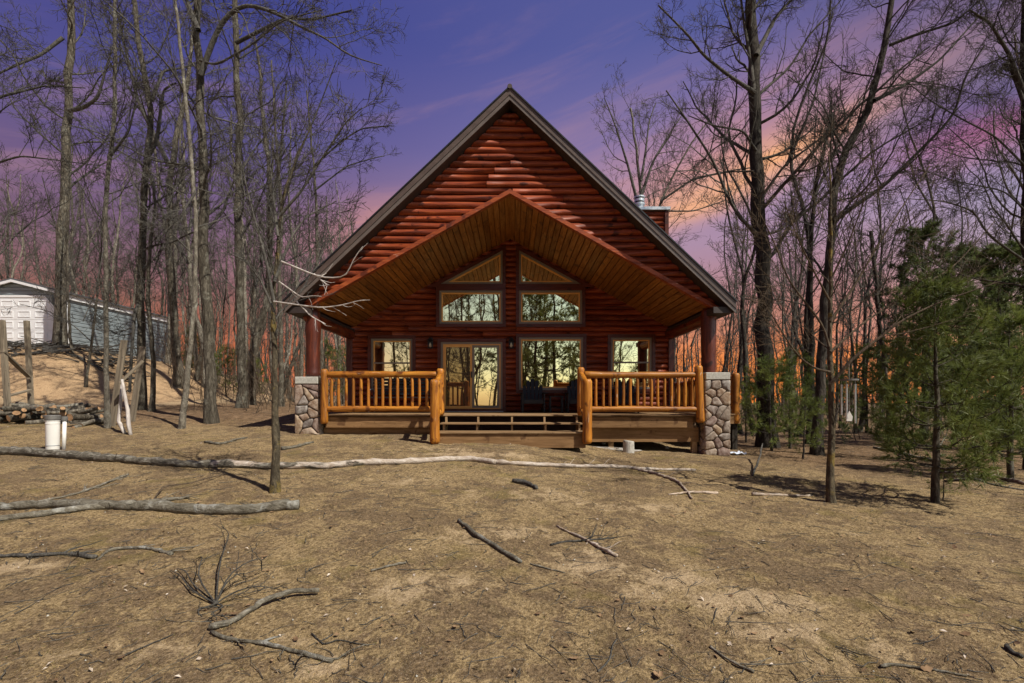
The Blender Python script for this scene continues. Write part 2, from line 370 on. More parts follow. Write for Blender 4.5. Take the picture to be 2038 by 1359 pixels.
def fine(lo, hi, a, b, step, grow=1.16):
    c = list(np.arange(a, b + 1e-6, step)); s = step; v = b
    while v < hi: s *= grow; v += s; c.append(v)
    s = step; v = a
    while v > lo: s *= grow; v -= s; c.insert(0, v)
    return np.array(c)
def ground_mat():
    m, b, bs = mat_base('sandy_ground'); g = b.new('ShaderNodeNewGeometry').outputs['Position']
    sand_a = b.new('ShaderNodeAttribute', attribute_name='sand').outputs['Fac']; lit_a = b.new('ShaderNodeAttribute', attribute_name='litter').outputs['Fac']
    n1 = b.noise(g, .9, 6, .65, .6); n2 = b.noise(g, 5.0, 6, .72, .5); n3 = b.noise(g, 34.0, 5, .75, .4); n4 = b.noise(g, 120.0, 3, .7)
    sand = b.mix(b.rng(n3, .3, .7), (.36, .255, .145), (.58, .44, .27))
    dirt = b.mix(b.rng(n3, .3, .7), (.085, .058, .032), (.295, .205, .115))
    dry = b.mix(b.rng(n3, .35, .65), (.155, .108, .053), (.45, .325, .168))
    t = b.m('ADD', b.m('MULTIPLY', n1, .55), b.m('MULTIPLY', n2, .6))
    c = b.mix(b.rng(t, .53, .61), dirt, dry)
    c = b.mix(b.m('MULTIPLY', b.rng(b.noise(g, 2.6, 7, .75, .8), .47, .33), .55), c, (.070, .048, .026))
    c = b.mix(b.m('MULTIPLY', b.rng(b.noise(g, 1.6, 4, .6), .56, .68), .40), c, (.21, .165, .045))
    c = b.mix(b.rng(b.m('ADD', t, b.m('MULTIPLY', sand_a, .5)), .66, .82), c, sand)
    lf0 = b.mix(b.rng(n3, .4, .6), (.14, .08, .04), (.32, .20, .11))
    bank = b.mix(b.rng(n3, .25, .7), (.34, .215, .115), (.54, .375, .215))
    bank = b.mix(b.m('MULTIPLY', b.rng(n2, .48, .34), .6), bank, (.20, .12, .06)); bank = b.mix(b.m('MULTIPLY', b.rng(n1, .55, .68), .5), bank, lf0)
    c = b.mix(b.rng(sand_a, .72, .95), c, bank)
    lf = b.mix(b.rng(n2, .35, .65), (.085, .05, .026), b.mix(b.rng(n3, .4, .6), (.16, .095, .05), (.34, .22, .13)))
    c = b.mix(lit_a, c, lf)
    n5 = b.noise(g, 62.0, 4, .8, .6); c = b.mix(b.m('MULTIPLY', b.rng(n5, .56, .70), .6), c, (.58, .47, .33)); c = b.mix(b.m('MULTIPLY', b.rng(n5, .46, .34), .75), c, (.050, .034, .020)); c = b.mix(b.m('MULTIPLY', b.rng(n4, .60, .72), .5), c, (.62, .53, .42)); c = b.mix(b.m('MULTIPLY', b.rng(n4, .42, .30), .6), c, (.05, .034, .02))
    b.l.new(c, bs.inputs['Base Color']); bs.inputs['Roughness'].default_value = .95; bs.inputs['Specular IOR Level'].default_value = .1
    h = b.m('ADD', b.m('MULTIPLY', n2, .8), b.m('ADD', b.m('MULTIPLY', n3, .35), b.m('MULTIPLY', n4, .15))); bump(b, bs, h, .9, .075); return m
def build_ground():
    xs = fine(-500, 500, -9, 9, .095); ys = fine(-300, 700, 2.0, 14.0, .085)
    X, Y = np.meshgrid(xs, ys); Z = ground(X, Y)
    r = np.random.default_rng(3)
    near = np.exp(-((np.abs(X) / 9) ** 4)) * np.exp(-(((Y - 7) / 7) ** 4))
    Z = Z + near * .006 * r.standard_normal(X.shape)
    nx, ny = len(xs), len(ys); idx = np.arange(nx * ny).reshape(ny, nx)
    me = mesh_np('ground', np.stack([X, Y, Z], -1).reshape(-1, 3), np.stack([idx[:-1, :-1], idx[:-1, 1:], idx[1:, 1:], idx[1:, :-1]], -1).reshape(-1, 4))
    hill = sstep(-11.6, -14.0, X + .32 * np.maximum(0, Y - 21.5)) * sstep(15.6, 17.2, Y) * sstep(60, 30, Y)
    patch = np.zeros_like(X)
    for px, py, rx, ry, k in [(1180, 1120, .5, .4, .44), (1330, 1150, .4, .2, .44), (1490, 1195, .42, .2, .52), (1540, 1260, .4, .16, .46), (1250, 1180, .3, .2, .35),
                              (940, 905, 1.2, .35, .5), (880, 895, .8, .3, .4), (1050, 985, 1.0, .5, .25), (800, 960, .9, .3, .2), (60, 1130, .6, .2, .35), (850, 1170, .7, .3, .3), (300, 1300, .6, .15, .36), (1720, 1300, .5, .2, .3), (1000, 1060, .8, .3, .34), (1250, 1010, .9, .3, .3), (650, 1330, .4, .12, .3)]:
        q = G(px, py); patch = np.maximum(patch, k * np.exp(-(((X - q.x) / rx) ** 2 + ((Y - q.y) / ry) ** 2)))
    sand = np.maximum(hill, patch)
    edge = np.where(X > 0, sstep(5.2, 7.5, X + .25 * (Y - 8)) * sstep(7.0, 10, Y), sstep(11.0, 13.5, Y - .0 * X) * sstep(-4.8, -6, X) * (1 - hill))
    litter = np.maximum(edge, sstep(14, 18, Y) * (1 - hill)) * .9
    for nm, arr in (('sand', sand), ('litter', litter)):
        at = me.attributes.new(nm, 'FLOAT', 'POINT'); at.data.foreach_set('value', np.ascontiguousarray(arr.ravel(), dtype=np.float32))
    tag(put('ground', me, ground_mat()), 'sandy sloping yard with thin dry grass and a bare sand bank', 'ground', kind='structure')
build_ground()

# ---------------------------------------------------------------- the log cabin
XC = -0.05
YR, YG, YW = 10.6, 11.0, 14.0                       # roof edge, gable face, porch back wall
ROOF_K, ROOF_Z = 0.945, 8.586
OPEN_K, OPEN_Z = 0.564, 6.41
DECK = 1.20
cabin = thing('log_cabin', (XC, YG, DECK - .6), 'red-brown log cabin with steep gable, covered porch and golden log railings', 'cabin')
rg = random.Random(11)

def siding_log(xl, xr, z0, h, y, depth=.075, seed=0):
    """half-round log course; xl, xr are functions of z"""
    r = random.Random(seed); prof = [(0, .02), (-.58, .04), (-.97, .24), (-1.0, .50), (-.72, .80), (-.30, .96), (0, .99)]
    length = xr(z0 + h / 2) - xl(z0 + h / 2); nx = max(2, int(length / .42)); ph = r.uniform(0, 6); V = []
    for i in range(nx + 1):
        t = i / nx; s = 1 + .10 * math.sin(ph + t * length * 2.3) + .05 * math.sin(ph * 2 + t * length * 5.1) + r.uniform(-.04, .04); dz = .004 * math.sin(ph + t * length * 1.7)
        endk = .97 if i in (0, nx) else 1
        for d, q in prof:
            z = z0 + q * h + dz; a, b_ = xl(z), xr(z); V.append((a + .004 + (b_ - a - .008) * t, y + d * depth * s * endk, z))
    k = len(prof); Fs = [(i * k + j, (i + 1) * k + j, (i + 1) * k + j + 1, i * k + j + 1) for i in range(nx) for j in range(k - 1)]
    Fs += [tuple(range(k - 1, -1, -1)), tuple(range(nx * k, nx * k + k))]
    me = bpy.data.meshes.new('log'); me.from_pydata(V, [], Fs); me.update(); me.polygons.foreach_set('use_smooth', np.ones(len(Fs), bool)); return me
const = lambda c: (lambda z: c)

def build_gable():
    A, Lc, Rc, O = (XC, 8.30), (XC - 4.80, 3.76), (XC + 4.80, 3.76), (XC, OPEN_Z)
    w = MB().prism([A, Lc, O], YG + .001, YG + .09).prism([A, O, Rc], YG + .001, YG + .09).build('gable_wall', M['backing'], cabin)
    h = .160; z = 3.62; k = 0
    rl = lambda z: XC - max(.02, (8.32 - z) / ROOF_K); rr = lambda z: XC + max(.02, (8.32 - z) / ROOF_K)
    ol = lambda z: XC - max(0, (OPEN_Z - .03 - z) / OPEN_K); orr = lambda z: XC + max(0, (OPEN_Z - .03 - z) / OPEN_K)
    while z < 8.2:
        zm = z + h / 2
        spans = [(rl, rr)] if zm > OPEN_Z - .09 else [(rl, ol), (orr, rr)]
        for a, b_ in spans:
            l = b_(zm) - a(zm)
            if l < .12: continue
            cuts = []; x = a(zm) + rg.uniform(.9, 3.0)
            while x < b_(zm) - .7: cuts.append(x); x += rg.uniform(2.0, 3.6)
            if l < 2.2: cuts = cuts if rg.random() < .35 else []
            e = [a] + [const(c) for c in cuts] + [b_]
            for i in range(len(e) - 1):
                k += 1; put('log', siding_log(e[i], e[i + 1], z, h, YG, .105, k), M['siding'], w)
        z += h
    # trim along the porch opening
    for s in (-1, 1):
        top = [(XC + s * 0, OPEN_Z + .03), (XC + s * 4.86, OPEN_Z + .03 - 4.86 * OPEN_K)]
        pts = [top[0], top[1], (top[1][0], top[1][1] - .105), (top[0][0], top[0][1] - .105)]
        MB().prism(pts[::s], YG - .125, YG + .02).build('porch_fascia', M['trim_front'], cabin)
build_gable()

def build_roof():
    r = MB()
    for s in (-1, 1):
        e = 5.08; ze = ROOF_Z - ROOF_K * e
        r.prism([(XC, ROOF_Z), (XC + s * e, ze), (XC + s * e, ze - .20), (XC, ROOF_Z - .20)][::-s], YR, 23.0)
    roof = r.build('roof', M['roof'], cabin)
    for s in (-1, 1):
        e = 5.10; f = lambda o, x: ROOF_Z - ROOF_K * x + o
        MB().prism([(XC, f(.025, 0)), (XC + s * e, f(.025, e)), (XC + s * e, f(-.012, e)), (XC, f(-.012, 0))][::-s], YR - .06, YR + .5).build('drip_edge', M['black'], roof)
        MB().prism([(XC, f(-.012, 0)), (XC + s * e, f(-.012, e)), (XC + s * e, f(-.165, e)), (XC, f(-.165, 0))][::-s], YR - .035, YR).build('rake_board', M['fascia'], roof)
        MB().prism([(XC, f(-.165, 0)), (XC + s * e, f(-.165, e)), (XC + s * e, f(-.27, e)), (XC, f(-.27, 0))][::-s], YR - .018, YR + .004).build('lower_rake_board', M['fascia2'], roof)
        MB().prism([(XC, f(-.203, 0)), (XC + s * 5.06, f(-.203, 5.06)), (XC + s * 5.06, f(-.255, 5.06)), (XC, f(-.255, 0))][::-s], YR + .006, YG + .06).build('soffit', M['soffit'], roof)
        x0, x1 = sorted((XC + s * 4.62, XC + s * 5.06))
        MB().box(x0, x1, YR + .05, 23.0, 3.52, 3.66).build('eave_soffit', M['soffit'], roof)
        x0, x1 = sorted((XC + s * 5.083, XC + s * 5.11))
        MB().box(x0, x1, YR + .0, 23.0, 3.54, 3.80).build('eave_fascia', M['fascia'], roof)
    MB().tube([(XC, YR - .07, ROOF_Z + .0), (XC, 23.0, ROOF_Z + .0)], [.055, .055], 8).build('ridge_cap', M['roof'], roof)
build_roof()

def build_ceiling():
    c = MB()
    for s in (-1, 1):
        z0, z1 = OPEN_Z - .03, OPEN_Z - .03 - 4.78 * OPEN_K
        c.prism([(XC, z0 + .03), (XC + s * 4.78, z1 + .03), (XC + s * 4.78, z1), (XC, z0)][::-s], YG + .1, YW + .05)
    ceil = c.build('porch_ceiling', M['backing'], cabin)
    wdt = .158; me = MB()
    # tongue-and-groove board, chamfered lower edges
    p = [(-wdt / 2 + .005, 0), (-wdt / 2 + .005, -.010), (-wdt / 2 + .016, -.026), (wdt / 2 - .016, -.026), (wdt / 2 - .005, -.010), (wdt / 2 - .005, 0)]
    me.prism(p, 0, YW - YG - .02); mesh = me.mesh('plank'); ang = math.atan(OPEN_K)
    for s in (-1, 1):
        n = int(4.78 / math.cos(ang) / wdt)
        for i in range(n):
            d = (i + .5) * wdt
            put('plank', mesh, M['ceil'], ceil, (XC + s * d * math.cos(ang), YG + .02, OPEN_Z - .034 - d * math.sin(ang)), (0, s * ang, 0))
build_ceiling()

CEIL = lambda x: OPEN_Z - .055 - OPEN_K * abs(x - XC)
WIN = []                                            # (kind, outer polygon of the frame)
def rect(x0, x1, z0, z1): return [(x0, z0), (x1, z0), (x1, z1), (x0, z1)]
WIN.append(('hung', rect(-4.18, -2.95, 1.89, 3.38)))
WIN.append(('door', rect(-2.11, -.28, DECK + .035, 3.28)))
WIN.append(('picture', rect(.21, 2.11, 1.86, 3.42)))
WIN.append(('hung', rect(2.93, 4.15, 1.89, 3.41)))
WIN.append(('fixed', rect(-2.155, -.28, 3.82, 4.81)))
WIN.append(('fixed', rect(.21, 2.08, 3.82, 4.81)))
WIN.append(('fixed', [(-2.13, 5.0), (-.28, 5.0), (-.28, 6.0)]))
WIN.append(('fixed', [(.21, 5.0), (2.06, 5.0), (.21, 6.0)]))
def x_span(poly, z):
    xs = []
    for i in range(len(poly)):
        (ax, az), (bx, bz) = poly[i], poly[(i + 1) % len(poly)]
        if (az - z) * (bz - z) < 0: xs.append(ax + (bx - ax) * (z - az) / (bz - az))
    return (min(xs), max(xs)) if len(xs) > 1 else None
def build_porch_wall():
    z1 = CEIL(XC + 4.8)
    w = MB().prism([(XC - 4.8, .9), (XC + 4.8, .9), (XC + 4.8, z1), (XC, CEIL(XC)), (XC - 4.8, z1)], YW + .012, YW + .12).build('porch_wall', M['backing'], cabin)
    h = .160; z = DECK + .004; k = 500; hole = [inset(p, -.045) for _, p in WIN]
    while z < 6.3:
        zm = z + h / 2
        half = 4.74 if zm < CEIL(4.74 + XC) else max(0, (OPEN_Z - .055 - zm) / OPEN_K)
        if half < .1: break
        sp = [(XC - half, XC + half)]
        for p in hole:
            q = x_span(p, zm)
            if not q: continue
            new = []
            for a, b_ in sp:
                if q[1] <= a or q[0] >= b_: new.append((a, b_)); continue
                if q[0] > a: new.append((a, q[0]))
                if q[1] < b_: new.append((q[1], b_))
            sp = new
        for a, b_ in sp:
            if b_ - a < .06: continue
            cuts = [a]; x = a + rg.uniform(1.2, 2.8)
            while x < b_ - .8: cuts.append(x); x += rg.uniform(1.8, 3.2)
            cuts.append(b_)
            sl = abs(b_ - (XC + half)) < 1e-6 and half < 4.7
            for i in range(len(cuts) - 1):
                k += 1
                fl, fr = const(cuts[i]), const(cuts[i + 1])
                if half < 4.7 and abs(cuts[i] - (XC - half)) < 1e-6: fl = lambda zz: XC - max(.02, (OPEN_Z - .055 - zz) / OPEN_K)
                if half < 4.7 and abs(cuts[i + 1] - (XC + half)) < 1e-6: fr = lambda zz: XC + max(.02, (OPEN_Z - .055 - zz) / OPEN_K)
                put('log', siding_log(fl, fr, z, h, YW, .082, k), M['siding'], w)
        z += h
    for s in (-1, 1):
        x0, x1 = sorted((XC + s * 4.68, XC + s * 4.86)); MB().bevbox(x0, x1, YW - .11, YW + .14, .95, 3.68, .012).build('corner_board', M['stain_post'], cabin)
build_porch_wall()
def build_windows():
    for kind, p in WIN:
        y = YW
        nm = 'sliding_door' if kind == 'door' else 'window'
        outer = inset(p, -.095)
        if kind == 'door': outer = [(q[0], max(q[1], DECK + .006)) for q in outer]; 
        cas = MB().ring(outer, .093, y - .10, y + .01)
        win = cas.build(nm, M['trim'], cabin)
        MB().ring(p, .058, y - .062, y + .008).build('frame', M['taupe'], win)
        q = inset(p, .060)
        MB().ring(q, .036, y - .040, y + .006).build('sash', M['amber'], win)
        g = inset(q, .034)
        if kind in ('fixed', 'picture'):
            MB().prism(g, y - .012, y - .004).build('pane', M['glass'], win)
        elif kind == 'hung':
            (x0, z0), (x1, z1) = g[0], g[2]; zc = z0 + (z1 - z0) * .52
            MB().box(x0 - .01, x1 + .01, y - .05, y + .004, zc - .022, zc + .022).build('meeting_rail', M['taupe'], win)
            MB().box(x0, x1, y - .022, y - .014, zc + .022, z1).build('pane', M['glass'], win)
            MB().box(x0, x1, y - .012, y - .004, z0, zc - .022).build('pane', M['glass'], win)
        else:
            (x0, z0), (x1, z1) = g[0], g[2]; xc = (x0 + x1) / 2 - .02
            MB().ring(rect(x0, xc + .03, z0, z1), .055, y - .060, y - .018).build('door_panel', M['amber'], win)
            MB().ring(rect(xc + .032, x1, z0, z1), .065, y - .050, y + .004).build('door_panel', M['taupe'], win)
            MB().box(x0 + .05, xc - .02, y - .042, y - .036, z0 + .045, z1 - .045).build('screen_pane', M['screen'], win)
            MB().box(xc + .09, x1 - .06, y - .008, y - .001, z0 + .045, z1 - .045).build('pane', M['glass'], win)
            MB().bevbox(xc - .006, xc + .028, y - .098, y - .061, 2.22, 2.40, .006).build('handle', M['black'], win)
            MB().bevbox(p[0][0] - .02, p[1][0] + .02, y - .14, y + .0, DECK + .006, DECK + .034, .005).build('threshold', M['steel'], win)
build_windows()

def lumpy(p0, p1, r0, r1, n=9, sides=10, seed=0, amp=.06, bend=.0, round_end=True):
    r = np.random.default_rng(seed); p0 = np.array(p0, float); p1 = np.array(p1, float); L = np.linalg.norm(p1 - p0)
    t = np.linspace(0, 1, n); rr = r0 + (r1 - r0) * t; rr = rr * (1 + amp * r.standard_normal(n) * .6 + amp * np.sin(t * L * 4 + seed))
    if round_end:
        e = min(.25, r0 * .45 / L); t = np.concatenate([[0, e], t[1:-1], [1 - e, 1]]); rr = np.concatenate([[rr[0] * .72, rr[0]], rr[1:-1], [rr[-1], rr[-1] * .72]])
    pts = p0 + (p1 - p0) * t[:, None]; off = bend * np.sin(t * np.pi)[:, None] * norm(r.standard_normal(3))
    return (pts + off).tolist(), rr.tolist(), sides
def log(name, mat, parent, p0, p1, r0, r1=None, **kw):
    pts, rr, sd = lumpy(p0, p1, r0, r1 if r1 else r0, **kw); return MB().tube(pts, rr, sd).build(name, mat, parent, smooth=True)

# posts on stone piers, beams, side walls
log('porch_post', M['stain_post'], cabin, (-4.73, 11.17, 2.08), (-4.73, 11.17, 3.70), .172, .165, n=14, sides=14, seed=3, amp=.035)
log('porch_post', M['stain_post'], cabin, (4.67, 11.17, 2.08), (4.67, 11.17, 3.72), .168, .170, n=14, sides=14, seed=4, amp=.035)
for s in (-1, 1):
    log('porch_beam', M['siding_y'], cabin, (XC + s * 4.74, 11.02, 3.50), (XC + s * 4.74, 14.0, 3.50), .15, n=12, sides=12, seed=6 + s, amp=.02)
    w = MB().box(*sorted((XC + s * 4.72, XC + s * 4.80)), YW + .14, 22.6, .3, 3.66).build('side_wall', M['backing'], cabin)
    me = siding_log(const(0), const(8.4), 0, .174, 0, .075, 900 + s)
    for k in range(14):
        put('log', me, M['siding'], w, (XC + s * 4.80, (YW + .15 if s > 0 else YW + 8.55), DECK + .004 + k * .174), (0, 0, math.pi / 2 * s))
MB().prism([(XC - 4.8, .3), (XC + 4.8, .3), (XC + 4.8, 3.7), (XC, 8.25), (XC - 4.8, 3.7)], 22.5, 22.6).build('rear_wall', M['siding'], cabin)

# stone piers
def clip(poly, nx, nz, c):
    out = []
    for i in range(len(poly)):
        a, b_ = poly[i], poly[(i + 1) % len(poly)]; da = nx * a[0] + nz * a[1] - c; db = nx * b_[0] + nz * b_[1] - c
        if da <= 0: out.append(a)
        if da * db < 0: t = da / (da - db); out.append((a[0] + (b_[0] - a[0]) * t, a[1] + (b_[1] - a[1]) * t))
    return out
def stones(w, h, cols, rows, seed):
    """irregular stone outlines filling a w x h face"""
    r = random.Random(seed); pts = []
    for j in range(rows):
        n = cols + (1 if j % 2 else 0) - (1 if r.random() < .25 else 0)
        for i in range(n): pts.append(((i + .5 + r.uniform(-.36, .36)) * w / n, (j + .5 + r.uniform(-.42, .42)) * h / rows))
    cells = []
    for i, p in enumerate(pts):
        c = [(0, 0), (w, 0), (w, h), (0, h)]
        for k, q in enumerate(pts):
            if k == i: continue
            nx, nz = q[0] - p[0], q[1] - p[1]; mx, mz = (p[0] + q[0]) / 2, (p[1] + q[1]) / 2; c = clip(c, nx, nz, nx * mx + nz * mz)
            if len(c) < 3: break
        if len(c) >= 3: cells.append(c)
    return cells
def stone_mesh(cell, r):
    cx = sum(p[0] for p in cell) / len(cell); cz = sum(p[1] for p in cell) / len(cell); pts = []
    n = len(cell)
    for i in range(n):                               # cut the corners so that stones are rounded
        a, b_ = cell[i], cell[(i + 1) % n]
        for t in (.13, .87): pts.append((a[0] + (b_[0] - a[0]) * t, a[1] + (b_[1] - a[1]) * t))
    sz = math.sqrt(max(1e-4, abs(sum(pts[i][0] * pts[(i + 1) % len(pts)][1] - pts[(i + 1) % len(pts)][0] * pts[i][1] for i in range(len(pts)))) / 2))
    V = []; k = len(pts); gap = .007
    for depth, shrink in ((0.0, gap), (-.026, gap + .003), (-.042, gap + sz * .07), (-.049, gap + sz * .22)):
        for x, z in pts:
            d = max(.02, math.hypot(x - cx, z - cz)); f = max(.1, 1 - shrink / d)
            V.append((cx + (x - cx) * f, depth + (r.uniform(-.009, .009) if depth else 0), cz + (z - cz) * f))
    V.append((cx, -.053 + r.uniform(-.006, .006), cz)); Fs = []
    for ring in range(3):
        for i in range(k): j = (i + 1) % k; Fs.append((ring * k + i, ring * k + j, ring * k + k + j, ring * k + k + i))
    for i in range(k): Fs.append((3 * k + i, 3 * k + (i + 1) % k, 4 * k))
    me = bpy.data.meshes.new('stone'); me.from_pydata(V, [], Fs); me.update(); me.polygons.foreach_set('use_smooth', np.ones(len(Fs), bool)); return me
def pier(x0, x1, y0, y1, z0, z1, cols, rows, seed):
    r = random.Random(seed); core = MB().box(x0 + .035, x1 - .035, y0 + .035, y1 - .035, z0 - .2, z1).build('stone_pier', M['mortar'], cabin)
    W, D, H = x1 - x0, y1 - y0, z1 - z0
    for c in stones(W, H, cols, rows, seed): put('stone', stone_mesh(c, r), M['stone'], core, (x0, y0 + .04, z0))
    for c in stones(D - .04, H, cols, rows, seed + 1): put('stone', stone_mesh(c, r), M['stone'], core, (x1 - .04, y0 + .02, z0), (0, 0, math.pi / 2))
    for c in stones(D - .04, H, cols, rows, seed + 2): put('stone', stone_mesh(c, r), M['stone'], core, (x0 + .04, y1 - .02, z0), (0, 0, -math.pi / 2))
    MB().bevbox(x0 + .015, x1 - .02, y0 - .02, y1 + .02, z1, z1 + .165, .012).build('cap_stone', M['capstone'], core)
pier(-5.03, -4.46, 10.86, 11.44, .74, 1.92, 2, 7, 21)
pier(4.46, 5.06, 10.86, 11.46, .24, 2.02, 2, 10, 33)

# deck, steps and railings
def build_deck():
    d = MB(); y0 = 10.93
    d.box(-4.45, 4.42, y0 + .45, YW, .95, DECK - .032)
    deck = d.build('deck', M['skirt'], cabin)
    brd = MB().bevbox(-4.46, 4.42, 0, .136, -.028, 0, .005).mesh('deck_board')
    for i in range(22): put('deck_board', brd, M['deckw'], deck, (0, y0 - .06 + i * .1405, DECK + .001 * (i % 3)))
    MB().bevbox(-4.34, -1.75, y0 + .0, y0 + .045, .905, DECK - .052, .004).build('rim_board', M['skirt'], deck)
    MB().bevbox(1.68, 4.22, y0 + .0, y0 + .045, .905, DECK - .052, .004).build('rim_board', M['skirt'], deck)
    MB().bevbox(-4.44, -1.75, y0 + .14, y0 + .18, .56, .902, .004).build('skirt_board', M['skirt'], deck)
    MB().bevbox(1.60, 4.40, y0 + .14, y0 + .18, .56, .902, .004).build('skirt_board', M['skirt'], deck)
    for x in (2.35, 4.33, -4.38): MB().bevbox(x - .06, x + .06, y0 + .2, y0 + .32, .1, .95, .006).build('deck_post', M['deckz'], deck)
    MB().bevbox(-1.75, 1.62, y0 + .38, y0 + .42, .48, DECK - .04, .004).build('stair_shade_panel', M['backing'], deck)  # added near-black sheet, its colour stands for the shade behind the open steps
    # steps
    st = MB()
    for x in (-1.52, -.78, 0.0, .75, 1.50):
        st.prism([(0, 0)] * 0 or [(x - .021, .52), (x + .021, .52), (x + .021, .83), (x - .021, .83)], 9.98, 10.9)
        st.prism([(x - .021, .83), (x + .021, .83), (x + .021, 1.0), (x - .021, 1.0)], 10.47, 10.9)
        st.prism([(x - .021, 1.0), (x + .021, 1.0), (x + .021, 1.16), (x - .021, 1.16)], 10.84, 10.95)
    stairs = st.build('stairs', M['deckz'], cabin)
    for (ya, yb, z) in ((9.88, 10.16, .868), (10.165, 10.46, .867), (10.40, 10.62, 1.036), (10.625, 10.86, 1.035)):
        xa, xb = (-1.60, 1.57)
        MB().bevbox(xa, xb, ya, yb, z - .036, z, .007).build('tread', M['deckw'], stairs)
    MB().bevbox(-1.585, 1.555, 9.915, 9.955, .53, .830, .005).build('riser_board', M['skirt'], stairs)
    # railings
    bals = [MB().tube(*lumpy((0, 0, 0), (0, 0, .70), .037, .033, n=7, sides=8, seed=40 + i, amp=.05, bend=.010)).mesh('baluster', True) for i in range(5)]
    def railing(xa, xb, first, last, count, name_seed, posts):
        yr = 10.86; zt, zb = 2.135, 1.335
        pts, rr, sd = lumpy((xa, yr, zt), (xb, yr, zt), .078, .070, n=18, sides=12, seed=name_seed, amp=.05, bend=.012)
        pts2, rr2, _ = lumpy((xa - .02, yr, zb), (xb + .02, yr, zb), .070, .064, n=18, sides=12, seed=name_seed + 1, amp=.05, bend=.01)
        rail = MB().tube(pts, rr, sd).build('railing', M['honey_x'], cabin, smooth=True)
        MB().tube(pts2, rr2, sd).build('bottom_rail', M['honey_x'], rail, smooth=True)
        for i in range(count):
            x = first + (last - first) * i / (count - 1)
            put('baluster', bals[i % 5], M['honey_z'], rail, (x + rg.uniform(-.008, .008), yr, zb + .03), (0, 0, rg.uniform(0, 6.28)), (1, 1, 1.03))
        for (x, za, zb_, r, lean) in posts: log('rail_post', M['honey_z'], rail, (x + lean, 10.84, za), (x, 10.84, zb_), r, r * .96, n=12, sides=12, seed=int(abs(x) * 100), amp=.03)
    railing(-4.28, -1.72, -4.17, -1.80, 15, 61, [(-4.33, 1.00, 2.26, .085, 0), (-1.655, DECK, 2.27, .092, 0)])
    railing(1.66, 4.26, 1.79, 4.16, 16, 71, [(4.30, 1.03, 2.34, .092, .05), (1.59, DECK, 2.30, .088, 0)])
    for x, xb, zt in ((-1.615, -1.65, 1.97), (1.575, 1.59, 1.98)):
        pts, rr, sd = lumpy((x, 9.93, zt - .10), (xb, 10.80, 2.14), .062, .06, n=8, sides=10, seed=81, amp=.05)
        sr = MB().tube(pts, rr, sd).build('stair_rail', M['honey_y'], cabin, smooth=True)
        pts, rr, sd = lumpy((x * .995, 9.99, 1.16), (xb, 10.80, 1.37), .055, .05, n=8, sides=10, seed=82, amp=.05)
        MB().tube(pts, rr, sd).build('lower_rail', M['honey_y'], sr, smooth=True)
        log('newel_post', M['honey_z'], sr, (x, 9.83, .63), (x, 9.83, zt), .105, .098, n=14, sides=12, seed=int(zt * 100), amp=.035)
        for k in range(2): put('baluster', bals[k], M['honey_z'], sr, (x + .01, 10.22 + .32 * k, 1.22 + .08 * k), None, (1, 1, 1.05))
    # narrow deck and railing along the cabin's right side
    sd_ = MB().box(4.86, 5.82, 11.95, 18.0, .95, DECK - .03).build('side_deck', M['skirt'], cabin)
    b2 = MB().bevbox(0, .136, 11.93, 18.0, -.028, 0, .004).mesh('deck_board')
    for i in range(7): put('deck_board', b2, M['deckw'], sd_, (4.84 + i * .1405, 0, DECK))
    pts, rr, sd = lumpy((5.72, 12.0, 2.12), (5.72, 18.0, 2.12), .075, .07, n=20, sides=10, seed=91, amp=.05)
    p2, r2, _ = lumpy((5.72, 12.0, 1.36), (5.72, 18.0, 1.36), .068, .064, n=20, sides=10, seed=92, amp=.05)
    rail = MB().tube(pts, rr, sd).build('railing', M['honey_y'], cabin, smooth=True)
    MB().tube(p2, r2, sd).build('bottom_rail', M['honey_y'], rail, smooth=True)
    for k in range(32): put('baluster', bals[k % 5], M['honey_z'], rail, (5.72, 12.25 + k * .18, 1.37), (0, 0, k), (1, 1, 1.03))
    for y in (12.02, 15.0, 18.0): log('rail_post', M['honey_z'], rail, (5.72, y, .95), (5.72, y, 2.24), .095, n=10, sides=12, seed=int(y * 9), amp=.03)
    for y in (12.1, 15.0, 17.9): MB().bevbox(5.64, 5.78, y - .07, y + .07, .0, .96, .006).build('deck_post', M['bark_dark'], sd_)
build_deck()

# chimney chase with flue pipe
def build_chimney():
    x0, x1, y0, y1, zt = 4.45, 5.58, 16.9, 17.9, 8.36
    ch = MB().box(x0, x1, y0, y1, .2, zt).build('chimney', M['backing'], cabin)
    me = siding_log(const(x0), const(x1 - .09), 0, .174, 0, .07, 1400)
    me2 = siding_log(const(0), const(y1 - y0), 0, .174, 0, .07, 1401)
    for k in range(30):
        put('log', me, M['siding'], ch, (0, y0, 3.2 + k * .174 - .07)); put('log', me2, M['siding'], ch, (x1, y0, 3.2 + k * .174 - .07), (0, 0, math.pi / 2))
    MB().bevbox(x1 - .11, x1 + .03, y0 - .10, y0 - .0, 3.0, zt - .02, .01).build('corner_board', M['trim'], ch)
    MB().bevbox(x0 - .05, x1 + .08, y0 - .15, y1 + .08, zt, zt + .12, .01).build('metal_cap', M['metal'], ch)
    px, py = 4.70, 17.35; pipe = MB()
    pipe.tube([(px, py, zt + .1), (px, py, zt + .42)], [.155, .155], 20).build('flue_pipe', M['metal'], ch, smooth=False)
    for z, r, hh in ((zt + .40, .20, .06), (zt + .52, .185, .09), (zt + .66, .20, .05)):
        MB().tube([(px, py, z), (px, py, z + hh)], [r, r], 20).build('flue_band', M['metal'], ch)
    MB().tube([(px, py, zt + .42), (px, py, zt + .70)], [.15, .15], 16).build('flue_core', M['black'], ch)
build_chimney()

